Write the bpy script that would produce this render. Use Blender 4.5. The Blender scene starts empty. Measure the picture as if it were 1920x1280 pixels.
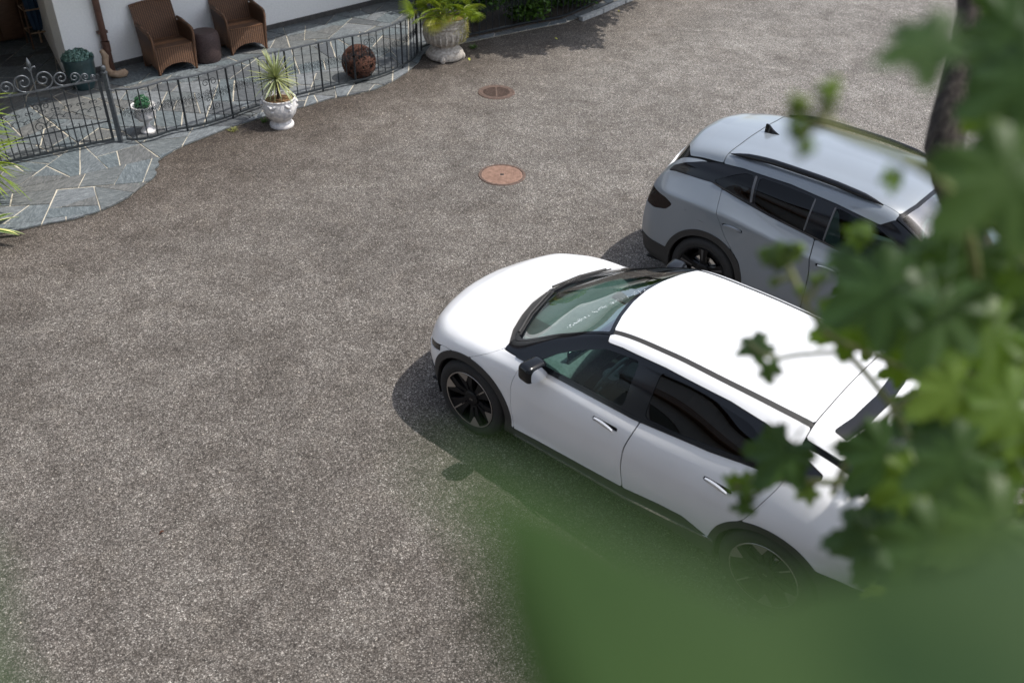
import bpy, math, random
import numpy as np
from mathutils import Vector, Matrix

random.seed(7); rng = np.random.default_rng(7)
S = bpy.context.scene
COL = S.collection
R = math.radians

# ------------------------------------------------------------------ camera
cam_d = bpy.data.cameras.new('camera'); cam = bpy.data.objects.new('camera', cam_d); COL.objects.link(cam); S.camera = cam
CAM = Vector((0, 0, 5.5)); PITCH, ROLL, FPX = .6314, .0229, 1768.14
fw = Vector((0, math.cos(PITCH), -math.sin(PITCH))); rt0 = Vector((1, 0, 0)); up0 = rt0.cross(fw)
rt = math.cos(ROLL)*rt0 + math.sin(ROLL)*up0; up = -math.sin(ROLL)*rt0 + math.cos(ROLL)*up0
m = Matrix((rt, up, -fw)).transposed().to_4x4(); m.translation = CAM
cam.matrix_world = m
cam_d.sensor_width = 36; cam_d.lens = FPX/1920*36; cam_d.clip_start = .02; cam_d.clip_end = 500
cam_d.dof.use_dof = True; cam_d.dof.focus_distance = 9.3; cam_d.dof.aperture_fstop = 1.6; cam_d.dof.aperture_blades = 9

# ------------------------------------------------------------------ sky, sun, exposure
SUN_EL, SUN_AZ = R(61.5), R(-0.7)           # azimuth counter-clockwise from +X
world = bpy.data.worlds.new('World'); S.world = world; world.use_nodes = True
nt = world.node_tree; bg = nt.nodes['Background']
sky = nt.nodes.new('ShaderNodeTexSky'); sky.sky_type = 'NISHITA'; sky.sun_disc = False
sky.sun_elevation = SUN_EL; sky.sun_rotation = math.pi/2 - SUN_AZ; sky.altitude = 300
sky.dust_density = 2.5
hsv = nt.nodes.new('ShaderNodeHueSaturation'); hsv.inputs['Saturation'].default_value = .62
nt.links.new(sky.outputs[0], hsv.inputs['Color']); nt.links.new(hsv.outputs[0], bg.inputs[0]); bg.inputs[1].default_value = .15
sd = bpy.data.lights.new('sun', 'SUN'); sd.energy = 2.7; sd.angle = R(.53); sd.color = (1, .955, .89)
sun = bpy.data.objects.new('sun', sd); COL.objects.link(sun)
sv = Vector((math.cos(SUN_EL)*math.cos(SUN_AZ), math.cos(SUN_EL)*math.sin(SUN_AZ), math.sin(SUN_EL)))
sun.rotation_euler = sv.to_track_quat('Z', 'Y').to_euler(); sun.location = sv*30
S.view_settings.view_transform = 'Standard'; S.view_settings.look = 'None'
S.view_settings.exposure = 0.70; S.view_settings.gamma = 1
S.view_settings.use_curve_mapping = False
S.render.engine = 'CYCLES'; S.cycles.max_bounces = 8; S.cycles.transparent_max_bounces = 24
S.cycles.caustics_reflective = False; S.cycles.caustics_refractive = False; S.cycles.sample_clamp_indirect = 6
S.cycles.use_denoising = True

# ------------------------------------------------------------------ materials
def mat(name, col=(.5, .5, .5), rough=.5, metal=0, spec=.5, coat=0, coat_r=.05):
    m = bpy.data.materials.new(name); m.use_nodes = True
    b = m.node_tree.nodes['Principled BSDF']
    b.inputs['Base Color'].default_value = (*col, 1); b.inputs['Roughness'].default_value = rough
    b.inputs['Metallic'].default_value = metal; b.inputs['Specular IOR Level'].default_value = spec
    b.inputs['Coat Weight'].default_value = coat; b.inputs['Coat Roughness'].default_value = coat_r
    m.diffuse_color = (*col, 1)
    return m
class N:
    """tiny node helper"""
    def __init__(s, m): s.t = m.node_tree; s.b = s.t.nodes['Principled BSDF']; s.n = {}
    def add(s, typ, **kw):
        n = s.t.nodes.new(typ)
        for k, v in kw.items(): setattr(n, k, v)
        return n
    def link(s, a, b): s.t.links.new(a, b)
    def coord(s, kind='Object', scale=(1, 1, 1), rot=(0, 0, 0)):
        tc = s.add('ShaderNodeTexCoord'); mp = s.add('ShaderNodeMapping')
        s.link(tc.outputs[kind], mp.inputs[0]); mp.inputs['Scale'].default_value = scale; mp.inputs['Rotation'].default_value = rot
        return mp.outputs[0]
    def world(s, scale=(1, 1, 1), rot=(0, 0, 0)):
        tc = s.add('ShaderNodeNewGeometry'); mp = s.add('ShaderNodeMapping')
        s.link(tc.outputs['Position'], mp.inputs[0]); mp.inputs['Scale'].default_value = scale; mp.inputs['Rotation'].default_value = rot
        return mp.outputs[0]
    def noise(s, vec, scale, detail=4, rough=.55, dist=0):
        n = s.add('ShaderNodeTexNoise'); s.link(vec, n.inputs['Vector']); n.inputs['Scale'].default_value = scale
        n.inputs['Detail'].default_value = detail; n.inputs['Roughness'].default_value = rough; n.inputs['Distortion'].default_value = dist
        return n.outputs[0]
    def vor(s, vec, scale, feature='F1', out='Color'):
        n = s.add('ShaderNodeTexVoronoi', feature=feature); s.link(vec, n.inputs['Vector']); n.inputs['Scale'].default_value = scale
        return n.outputs[out]
    def ramp(s, fac, stops, interp='LINEAR'):
        n = s.add('ShaderNodeValToRGB'); s.link(fac, n.inputs[0]); cr = n.color_ramp; cr.interpolation = interp
        while len(cr.elements) > 1: cr.elements.remove(cr.elements[-1])
        cr.elements[0].position = stops[0][0]; cr.elements[0].color = (*stops[0][1], 1) if len(stops[0][1]) == 3 else stops[0][1]
        for p, c in stops[1:]:
            e = cr.elements.new(p); e.color = (*c, 1)
        return n.outputs[0]
    def mix(s, fac, a, b, mode='MIX'):
        n = s.add('ShaderNodeMix', data_type='RGBA', blend_type=mode)
        if isinstance(fac, (int, float)): n.inputs[0].default_value = fac
        else: s.link(fac, n.inputs[0])
        for i, v in ((6, a), (7, b)):
            if isinstance(v, tuple): n.inputs[i].default_value = (*v, 1)
            else: s.link(v, n.inputs[i])
        return n.outputs[2]
    def math(s, op, a, b=0.):
        n = s.add('ShaderNodeMath', operation=op)
        for i, v in ((0, a), (1, b)):
            if isinstance(v, (int, float)): n.inputs[i].default_value = v
            else: s.link(v, n.inputs[i])
        return n.outputs[0]
    def col(s, c): s.link(c, s.b.inputs['Base Color'])
    def bump(s, h, strength=.3, dist=.01):
        n = s.add('ShaderNodeBump'); s.link(h, n.inputs['Height']); n.inputs['Strength'].default_value = strength; n.inputs['Distance'].default_value = dist
        s.link(n.outputs[0], s.b.inputs['Normal'])
g3 = lambda v: (v, v, v)

def m_asphalt():
    m = mat('asphalt', rough=.9, spec=.25); n = N(m); w = n.world()
    # single stones set in dark binder
    v1 = n.vor(w, 118); sep = n.add('ShaderNodeSeparateColor'); n.link(v1, sep.inputs[0])
    stone = n.ramp(sep.outputs[0], [(0, (.075, .066, .060)), (.35, (.125, .112, .103)), (.62, (.180, .164, .152)), (.84, (.255, .236, .221)), (.96, (.36, .34, .32)), (1, (.52, .50, .475))])
    d1 = n.vor(w, 118, out='Distance')
    binder = n.ramp(d1, [(.35, g3(1)), (.8, g3(.42))])
    c = n.mix(1, stone, binder, 'MULTIPLY')
    v2 = n.vor(w, 47); sep2 = n.add('ShaderNodeSeparateColor'); n.link(v2, sep2.inputs[0])
    c = n.mix(1, c, n.ramp(sep2.outputs[1], [(0, g3(.80)), (.9, g3(1.14)), (1, g3(1.5))]), 'MULTIPLY')
    big = n.noise(w, .75, 5, .6, .6)
    c = n.mix(1, c, n.ramp(big, [(.3, (.80, .79, .78)), (.5, (.97, .96, .95)), (.7, (1.13, 1.13, 1.12))]), 'MULTIPLY')
    mid = n.noise(w, 4.2, 4, .6)
    c = n.mix(1, c, n.ramp(mid, [(.3, (.87, .86, .85)), (.5, g3(1)), (.7, (1.13, 1.12, 1.10))]), 'MULTIPLY')
    m2 = n.noise(w, 1.9, 5, .65, 1.0)
    c = n.mix(1, c, n.ramp(m2, [(.34, (.80, .78, .76)), (.52, (1.0, .99, .98)), (.70, (1.17, 1.17, 1.16))]), 'MULTIPLY')
    sp = n.vor(w, .55, out='Distance'); c = n.mix(1, c, n.ramp(n.math('ADD', sp, n.math('MULTIPLY', n.noise(w, 14, 4), .10)), [(.07, (.72, .70, .68)), (.13, g3(1))]), 'MULTIPLY')
    c = n.mix(1, c, (.95, .955, .94), 'MULTIPLY')
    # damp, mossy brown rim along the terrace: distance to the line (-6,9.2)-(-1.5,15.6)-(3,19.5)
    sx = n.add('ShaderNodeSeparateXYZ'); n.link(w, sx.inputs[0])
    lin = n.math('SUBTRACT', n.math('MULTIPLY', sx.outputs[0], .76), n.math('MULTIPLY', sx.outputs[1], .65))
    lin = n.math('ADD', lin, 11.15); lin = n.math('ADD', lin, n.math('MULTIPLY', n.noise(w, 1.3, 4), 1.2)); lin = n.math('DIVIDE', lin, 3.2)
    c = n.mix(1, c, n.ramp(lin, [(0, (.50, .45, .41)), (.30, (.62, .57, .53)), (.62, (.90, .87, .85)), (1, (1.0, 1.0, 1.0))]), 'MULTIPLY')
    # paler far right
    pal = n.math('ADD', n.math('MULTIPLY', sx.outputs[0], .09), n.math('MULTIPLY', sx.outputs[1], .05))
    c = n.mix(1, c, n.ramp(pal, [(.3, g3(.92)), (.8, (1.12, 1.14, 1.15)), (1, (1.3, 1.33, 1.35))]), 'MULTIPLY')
    n.col(c); n.bump(n.math('SUBTRACT', sep.outputs[0], d1), .55, .006)
    return m
def m_slate():
    m = mat('slate', rough=.62, spec=.35); n = N(m)
    oi = n.add('ShaderNodeObjectInfo'); tc = n.add('ShaderNodeTexCoord')
    vr = n.add('ShaderNodeVectorRotate', rotation_type='Z_AXIS'); n.link(tc.outputs['Object'], vr.inputs[0]); n.link(n.math('MULTIPLY', oi.outputs['Random'], 6.28), vr.inputs['Angle'])
    mp = n.add('ShaderNodeMapping'); n.link(vr.outputs[0], mp.inputs[0]); mp.inputs['Scale'].default_value = (1, 4.5, 1)
    st = n.noise(mp.outputs[0], 9, 6, .7, .4); fn = n.noise(tc.outputs['Object'], 70, 3)
    c = n.ramp(st, [(.3, (.062, .068, .071)), (.5, (.118, .127, .132)), (.68, (.20, .21, .215)), (.8, (.33, .335, .335))])
    c = n.mix(1, c, n.ramp(fn, [(.35, g3(.75)), (.65, g3(1.2))]), 'MULTIPLY')
    c = n.mix(1, c, n.ramp(oi.outputs['Random'], [(0, (.62, .64, .68)), (.3, (1.0, .96, .91)), (.6, (.85, .96, 1.0)), (1, (1.28, 1.28, 1.30))]), 'MULTIPLY')
    n.col(c); n.bump(st, .5, .01)
    return m
def m_noisy(name, c1, c2, scale=20, rough=.7, bump=.2, dist=.005, detail=5, stretch=(1, 1, 1), **k):
    m = mat(name, c1, rough, **k); n = N(m); o = n.coord('Object', stretch)
    h = n.noise(o, scale, detail, .6); n.col(n.ramp(h, [(.32, c1), (.68, c2)])); n.bump(h, bump, dist)
    return m
def m_paint(name, col, metal=0, flake=.06, rough=.35):
    m = mat(name, col, rough, metal, .5, 1, .02); n = N(m)
    o = n.coord('Object'); f_ = n.noise(o, 1.7, 2, .5)
    n.col(n.mix(1, (*col,), n.ramp(f_, [(.35, g3(1-flake)), (.65, g3(1+flake*.5))]), 'MULTIPLY'))
    return m
def m_glass(name, tint, ior=1.42, refl=1., rough=0.0, dark=.0):
    """thin automotive glass: tinted see-through plus a mirror sheen that grows at grazing angles"""
    m = bpy.data.materials.new(name); m.use_nodes = True; t = m.node_tree; t.nodes.clear()
    out = t.nodes.new('ShaderNodeOutputMaterial'); tr = t.nodes.new('ShaderNodeBsdfTransparent'); gl = t.nodes.new('ShaderNodeBsdfGlossy')
    tr.inputs[0].default_value = (*tint, 1); gl.inputs['Roughness'].default_value = rough; gl.inputs[0].default_value = (1, 1, 1, 1)
    fr = t.nodes.new('ShaderNodeFresnel'); fr.inputs[0].default_value = ior; mx = t.nodes.new('ShaderNodeMixShader')
    mu = t.nodes.new('ShaderNodeMath'); mu.operation = 'MULTIPLY'; mu.inputs[1].default_value = refl; t.links.new(fr.outputs[0], mu.inputs[0]); t.links.new(mu.outputs[0], mx.inputs[0]); t.links.new(tr.outputs[0], mx.inputs[1]); t.links.new(gl.outputs[0], mx.inputs[2]); t.links.new(mx.outputs[0], out.inputs[0])
    m.diffuse_color = (*tint, .5)
    return m
def m_leaf(name, c1, c2, trans, tw=.35, rough=.45, nscale=14, spec=.5):
    m = mat(name, c1, rough, 0, spec); n = N(m); o = n.coord('Object'); oi = n.add('ShaderNodeObjectInfo')
    h = n.noise(o, nscale, 3)
    c = n.ramp(h, [(.3, c1), (.7, c2)])
    c = n.mix(1, c, n.ramp(oi.outputs['Random'], [(0, (.75, .85, .8)), (.6, (1.05, 1.05, .95)), (1, (1.35, 1.25, .9))]), 'MULTIPLY')
    n.col(c)
    tl = n.add('ShaderNodeBsdfTranslucent'); tl.inputs[0].default_value = (*trans, 1)
    mx = n.add('ShaderNodeMixShader'); mx.inputs[0].default_value = tw
    out = m.node_tree.nodes['Material Output']
    n.link(n.b.outputs[0], mx.inputs[1]); n.link(tl.outputs[0], mx.inputs[2]); n.link(mx.outputs[0], out.inputs[0])
    return m
M = {}
M['asphalt'] = m_asphalt(); M['slate'] = m_slate()
M['mortar'] = m_noisy('mortar', (.42, .385, .31), (.60, .55, .45), 30, .9, .3)
M['plaster'] = m_noisy('plaster', (.82, .82, .81), (.90, .90, .88), 34, .9, .6, .012, 6)
M['plinth'] = m_noisy('plinth', (.05, .05, .05), (.09, .085, .08), 12, .85)
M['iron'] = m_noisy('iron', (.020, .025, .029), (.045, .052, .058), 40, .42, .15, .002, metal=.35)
M['iron_lit'] = m_noisy('sunlit_iron', (.065, .075, .085), (.12, .13, .142), 30, .38, .12, .002, metal=.4)  # paler copy of the iron: sunlight put into the colour of rails and crest
M['wicker'] = None
M['rust'] = m_noisy('rust', (.032, .012, .008), (.12, .046, .024), 45, .85, .6, .004)
M['copper_pipe'] = m_noisy('brown_pipe', (.085, .040, .028), (.13, .065, .045), 12, .45, .1)
M['stone_urn'] = m_noisy('weathered_stone', (.26, .225, .19), (.60, .56, .50), 26, .85, .7, .008)
M['white_pot'] = m_noisy('whitewashed_stone', (.42, .42, .44), (.84, .81, .77), 18, .75, .6, .006)
M['soil'] = m_noisy('soil', (.09, .05, .03), (.30, .17, .07), 60, .95, .9, .01)
M['wood'] = m_noisy('weathered_wood', (.045, .035, .032), (.13, .105, .095), 9, .85, .7, .012, 6, (6, 6, .7))
M['brown_wood'] = m_noisy('brown_wood', (.07, .035, .02), (.13, .07, .04), 8, .6, .2, .004, 4, (1, 1, 6))
M['balcony_wood'] = m_noisy('balcony_wood', (.24, .11, .045), (.36, .18, .08), 6, .55, .2, .004, 4, (1, 6, 6))
M['drift'] = m_noisy('driftwood', (.24, .16, .10), (.42, .31, .22), 14, .8, .5, .008)
M['blue'] = mat('blue_fabric', (.02, .05, .10), .8)
M['teal_pot'] = m_noisy('teal_glaze', (.015, .04, .045), (.04, .075, .08), 10, .3)
M['pale_stone'] = m_noisy('pale_kerb', (.24, .25, .25), (.44, .44, .43), 16, .8)
M['dark'] = mat('shadow_black', (.006, .006, .007), .8)  # near-black that stands in for shade in gaps, wells and openings
M['white_paint'] = m_paint('white_car_paint', (.78, .785, .79), 0, .02, .42)
M['grey_paint'] = m_paint('grey_car_paint', (.215, .242, .268), .12, .03, .34)
M['gloss_black'] = mat('gloss_black', (.006, .007, .009), .09, 0, .38)
M['cladding'] = m_noisy('grained_cladding', (.022, .021, .020), (.034, .032, .030), 260, .62, .25, .001, 2)
M['tyre'] = m_noisy('tyre_rubber', (.013, .013, .013), (.022, .021, .021), 60, .78, .1, .001)
M['rim_black'] = mat('rim_black', (.008, .008, .009), .38, 0, .25, .0)
M['rim_silver'] = mat('machined_silver', (.40, .37, .34), .35, .8)
M['rim_dull'] = mat('rim_dull', (.10, .10, .105), .35, .6)
M['chrome'] = mat('chrome', (.75, .76, .78), .12, 1)
M['mirror_glass'] = mat('mirror_glass', (.85, .87, .9), .02, 1)
M['glass_green'] = m_glass('windscreen_glass', (.60, .80, .75), 1.4, .32)
M['glass_side'] = m_glass('side_glass', (.52, .70, .65), 1.4, .45)
M['glass_dark'] = m_glass('privacy_glass', (.02, .02, .021), 1.45, .8)
M['interior'] = m_noisy('interior_grey', (.10, .11, .11), (.16, .17, .17), 40, .75)
M['interior_dark'] = m_noisy('interior_dark', (.03, .032, .034), (.05, .052, .055), 50, .7)
M['screen'] = mat('screen_glass', (.01, .02, .03), .1, 0, .5, 1)
M['lamp_red'] = mat('smoked_lamp', (.010, .005, .005), .12, 0, .35)
M['lamp_clear'] = mat('clear_lamp', (.45, .47, .48), .12, .6, .6, 1)
M['water'] = mat('water_droplets', (.9, .95, .95), .03, .2, 1, 1, 0)
M['vine'] = m_leaf('vine_leaf', (.040, .080, .012), (.085, .145, .020), (.24, .38, .015), .36, .42, 14, .3)
M['grit'] = m_noisy('grit', (.30, .26, .21), (.60, .54, .46), 3, .9, .1)
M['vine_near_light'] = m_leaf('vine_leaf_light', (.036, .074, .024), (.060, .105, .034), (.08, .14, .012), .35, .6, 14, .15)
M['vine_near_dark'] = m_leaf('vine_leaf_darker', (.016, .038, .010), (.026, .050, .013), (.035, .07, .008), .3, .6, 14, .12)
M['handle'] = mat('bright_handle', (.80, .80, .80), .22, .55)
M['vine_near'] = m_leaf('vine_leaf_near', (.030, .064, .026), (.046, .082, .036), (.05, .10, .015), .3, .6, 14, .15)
M['shade_brown'] = m_noisy('shade_brown', (.025, .020, .015), (.07, .05, .035), 30, .95, .8, .01)  # brown darkened to carry the shade of bed, stem and ball hollow
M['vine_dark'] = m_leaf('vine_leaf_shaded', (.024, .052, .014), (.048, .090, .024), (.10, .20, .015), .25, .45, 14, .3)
M['vine_young_lit'] = m_leaf('vine_leaf_young_lit', (.09, .155, .025), (.16, .24, .04), (.30, .42, .04), .4, .45)  # young green, also painted on leaves as sunlit highlights
M['vine_yellow'] = m_leaf('vine_leaf_yellow', (.45, .40, .05), (.62, .58, .10), (.5, .45, .05), .4, .5)
M['stem'] = m_noisy('green_stem', (.10, .13, .035), (.19, .20, .07), 20, .6)
M['bark'] = m_noisy('vine_bark', (.016, .012, .010), (.075, .062, .052), 12, .9, .9, .02, 6, (5, 5, .8))
M['palm'] = m_leaf('palm_leaf', (.12, .19, .02), (.24, .31, .035), (.30, .38, .02), .3, .45)
M['palm_yellow'] = m_leaf('palm_leaf_yellow', (.55, .52, .06), (.72, .70, .16), (.5, .5, .05), .3, .5)
M['yucca'] = m_leaf('yucca_leaf', (.24, .27, .13), (.42, .44, .24), (.25, .3, .1), .2, .42)
M['cream_leaf'] = m_leaf('variegated_cream', (.52, .54, .24), (.66, .66, .36), (.4, .42, .15), .2, .45)
M['box'] = m_leaf('boxwood_leaf', (.03, .12, .06), (.07, .20, .10), (.08, .2, .05), .2, .4)
M['blue_leaf'] = m_leaf('bluish_leaf', (.10, .20, .19), (.20, .32, .30), (.1, .2, .15), .2, .5)
M['shrub'] = m_leaf('shrub_leaf', (.035, .085, .018), (.075, .15, .03), (.12, .22, .02), .3, .45)
M['moss'] = m_leaf('trailing_moss', (.24, .24, .07), (.40, .38, .14), (.3, .3, .08), .2, .7)
def m_wicker():
    m = mat('wicker', (.25, .12, .05), .6); n = N(m)
    o = n.coord('Object'); w1 = n.add('ShaderNodeTexWave', wave_type='BANDS', bands_direction='Z'); n.link(o, w1.inputs[0]); w1.inputs['Scale'].default_value = 16
    w1.inputs['Distortion'].default_value = 1.2
    w2 = n.add('ShaderNodeTexWave', wave_type='BANDS', bands_direction='X'); n.link(o, w2.inputs[0]); w2.inputs['Scale'].default_value = 9
    h = n.math('MULTIPLY', w1.outputs[1], w2.outputs[1])
    ns = n.noise(o, 5, 3)
    c = n.mix(h, (.055, .025, .012), (.28, .135, .062)); c = n.mix(1, c, n.ramp(ns, [(.3, g3(.8)), (.7, g3(1.15))]), 'MULTIPLY')
    n.col(c); n.bump(h, .9, .006); return m
M['wicker'] = m_wicker()
M['wicker_dark'] = m_noisy('dark_wicker', (.022, .014, .014), (.085, .052, .048), 55, .7, .8, .006)

# ------------------------------------------------------------------ mesh helpers
class MB:
    def __init__(s): s.v = []; s.f = []
    def add(s, vs, fs):
        o = len(s.v); s.v += [tuple(map(float, a)) for a in vs]; s.f += [tuple(i+o for i in f) for f in fs]; return s
    def box(s, lo, hi, mtx=None):
        (a, b, c), (d, e, f_) = lo, hi
        vs = [(a, b, c), (d, b, c), (d, e, c), (a, e, c), (a, b, f_), (d, b, f_), (d, e, f_), (a, e, f_)]
        if mtx is not None: vs = [tuple(mtx @ Vector(q)) for q in vs]
        return s.add(vs, [(0, 3, 2, 1), (4, 5, 6, 7), (0, 1, 5, 4), (1, 2, 6, 5), (2, 3, 7, 6), (3, 0, 4, 7)])
    def tube(s, pts, rad, n=8, cap=True, flat=None):
        P = [Vector(p) for p in pts]; k = len(P)
        if not hasattr(rad, '__len__'): rad = [rad]*k
        vs, fs = [], []; prev = None
        for i, p in enumerate(P):
            t = (P[min(i+1, k-1)]-P[max(i-1, 0)]).normalized()
            if prev is None:
                a = Vector((0, 0, 1)) if abs(t.z) < .9 else Vector((1, 0, 0)); x = t.cross(a).normalized()
            else: x = (prev - t*prev.dot(t)).normalized()
            prev = x; y = t.cross(x)
            for j in range(n):
                an = 2*math.pi*j/n+math.pi/n; q = p + (x*math.cos(an) + y*math.sin(an)*(flat or 1))*rad[i]; vs.append(q)
        for i in range(k-1):
            for j in range(n):
                fs.append((i*n+j, i*n+(j+1) % n, (i+1)*n+(j+1) % n, (i+1)*n+j))
        if cap: fs.append(tuple(range(n-1, -1, -1))); fs.append(tuple((k-1)*n+j for j in range(n)))
        return s.add(vs, fs)
    def lathe(s, prof, n=32, center=(0, 0, 0), axis='z'):
        vs, fs = [], []
        for (r_, z) in prof:
            for j in range(n):
                a = 2*math.pi*j/n; c_, s_ = math.cos(a)*r_, math.sin(a)*r_
                q = (c_, s_, z) if axis == 'z' else (c_, z, s_)
                vs.append((q[0]+center[0], q[1]+center[1], q[2]+center[2]))
        for i in range(len(prof)-1):
            for j in range(n): fs.append((i*n+j, i*n+(j+1) % n, (i+1)*n+(j+1) % n, (i+1)*n+j))
        return s.add(vs, fs)
    def prism(s, poly, z0, z1):
        n = len(poly); vs = [(x, y, z0) for x, y in poly]+[(x, y, z1) for x, y in poly]
        return s.add(vs, [tuple(range(n-1, -1, -1)), tuple(range(n, 2*n))]+[(i, (i+1) % n, n+(i+1) % n, n+i) for i in range(n)])
    def mesh(s, name, material, smooth=True, angle=35, fix=True):
        me = bpy.data.meshes.new(name); me.from_pydata(s.v, [], s.f)
        for mm in (material if isinstance(material, (list, tuple)) else [material]): me.materials.append(mm)
        if fix:
            import bmesh
            b = bmesh.new(); b.from_mesh(me); bmesh.ops.recalc_face_normals(b, faces=b.faces[:]); b.to_mesh(me); b.free()
        me.update()
        if smooth: me.shade_smooth(); me.set_sharp_from_angle(angle=R(angle))
        return me
    def obj(s, name, material, parent=None, **k): return put(name, s.mesh(name, material, **k), parent)
def put(name, me, parent=None, loc=None, rot=None, scale=None):
    o = bpy.data.objects.new(name, me); COL.objects.link(o)
    if parent: o.parent = parent
    if loc is not None: o.location = loc
    if rot is not None: o.rotation_euler = rot
    if scale is not None: o.scale = (scale,)*3 if not hasattr(scale, '__len__') else scale
    return o
def tag(o, label=None, cat=None, group=None, kind=None):
    if label: o['label'] = label
    if cat: o['category'] = cat
    if group: o['group'] = group
    if kind: o['kind'] = kind
    return o
def thing(name, label, cat, loc=(0, 0, 0), rz=0, group=None):
    o = bpy.data.objects.new(name, None); COL.objects.link(o); o.location = loc; o.rotation_euler = (0, 0, rz); o.empty_display_size = .2
    return tag(o, label, cat, group)
def struct(name, mb, material, **k): return tag(mb.obj(name, material, **k), kind='structure')

# ------------------------------------------------------------------ cars: a lofted body surface cut into real panels
def bessel(t, P):
    """tangents for a non-uniform smooth curve through P at knots t (first axis)"""
    t = np.asarray(t, float); d = (P[1:]-P[:-1])/(t[1:]-t[:-1]).reshape(-1, *([1]*(P.ndim-1)))
    T = np.zeros_like(P); h = (t[1:]-t[:-1])
    for i in range(1, len(t)-1):
        T[i] = (h[i]*d[i-1]+h[i-1]*d[i])/(h[i]+h[i-1])
    T[0] = 2*d[0]-T[1]; T[-1] = 2*d[-1]-T[-2]
    return T
def herm(t, P, ts):
    T = bessel(t, P); t = np.asarray(t, float); i = np.clip(np.searchsorted(t, ts, 'right')-1, 0, len(t)-2)
    h = (t[i+1]-t[i]); s = (ts-t[i])/h; sh = (-1,)+(1,)*(P.ndim-1)
    s = s.reshape(sh); h = h.reshape(sh)
    return (2*s**3-3*s**2+1)*P[i]+(s**3-2*s**2+s)*h*T[i]+(-2*s**3+3*s**2)*P[i+1]+(s**3-s**2)*h*T[i+1]
class Grid:
    def __init__(g, stations, nu=300, nv=110, corner_v=()):
        P = np.array(stations, float)                      # (stations, 11, 3)
        ku = np.r_[0, np.cumsum(np.linalg.norm(P[1:]-P[:-1], axis=2).mean(1)+1e-6)]
        kv = np.r_[0, np.cumsum(np.linalg.norm(P[:, 1:]-P[:, :-1], axis=2).mean(0)+1e-6)]
        tu = np.linspace(0, ku[-1], nu); Q = herm(ku, P, tu)
        # v direction: pieces between sharp lines are interpolated on their own
        tv = np.linspace(0, kv[-1], nv); cuts = [0]+list(corner_v)+[10]
        Qv = np.zeros((nu, nv, 3)); QT = Q.transpose(1, 0, 2)
        for a, b in zip(cuts[:-1], cuts[1:]):
            mk = (tv >= kv[a]-1e-9) & (tv <= kv[b]+1e-9)
            Qv[:, mk] = herm(kv[a:b+1], QT[a:b+1], tv[mk]).transpose(1, 0, 2)
        Qv[:, -1, 1] = 0
        g.P = Qv; g.nu, g.nv = nu, nv
        g.U = np.interp(tu, ku, np.arange(len(ku)))[:, None]*np.ones((1, nv)); g.V = np.interp(tv, kv, np.arange(11))[None]*np.ones((nu, 1))
        g.kv = kv
        du = np.gradient(Qv, axis=0); dv = np.gradient(Qv, axis=1); n = np.cross(du, dv); n /= np.linalg.norm(n, axis=2, keepdims=True)+1e-9
        # outward: away from axis
        s = np.sign((n*np.dstack([Qv[..., 0]*0, Qv[..., 1], Qv[..., 2]-.6])).sum(2).mean()); g.n = n*s
    def at(g, u, v):
        i = np.abs(g.U[:, 0]-u).argmin(); j = np.abs(g.V[0]-v).argmin(); return g.P[i, j]
    def side(g, x, z):
        """outer y at side position"""
        d = (g.P[..., 0]-x)**2+(g.P[..., 2]-z)**2+100*(g.V > 7.4); k = d.argmin(); return g.P.reshape(-1, 3)[k, 1], g.n.reshape(-1, 3)[k]
def poly_sdf(x, y, poly):
    """positive inside"""
    P = np.array(poly, float); sh = x.shape; x = x.ravel(); y = y.ravel(); d = np.full(x.shape, 1e9); ins = np.zeros(x.shape, bool)
    for i in range(len(P)):
        a, b = P[i], P[(i+1) % len(P)]; e = b-a; wx, wy = x-a[0], y-a[1]
        t = np.clip((wx*e[0]+wy*e[1])/(e@e+1e-12), 0, 1); d = np.minimum(d, np.hypot(wx-e[0]*t, wy-e[1]*t))
        c = ((a[1] > y) != (b[1] > y)) & (x < (b[0]-a[0])*(y-a[1])/(b[1]-a[1]+1e-12)+a[0]); ins ^= c
    return np.where(ins, d, -d).reshape(sh)
def rpoly(pts, r=.03, n=4):
    """round the corners of a polygon"""
    out = []; k = len(pts)
    for i in range(k):
        a, b, c = map(np.array, (pts[i-1], pts[i], pts[(i+1) % k])); la, lc = np.linalg.norm(a-b), np.linalg.norm(c-b)
        ra = min(r, la*.45, lc*.45); p = b+(a-b)/la*ra; q = b+(c-b)/lc*ra
        for j in range(n+1):
            t = j/n; out.append(tuple((1-t)**2*p+2*t*(1-t)*b+t*t*q))
    return out
def line_f(x, pts):
    """piecewise-linear height over x"""
    a = np.array(pts); return np.interp(x, a[:, 0], a[:, 1])
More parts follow.
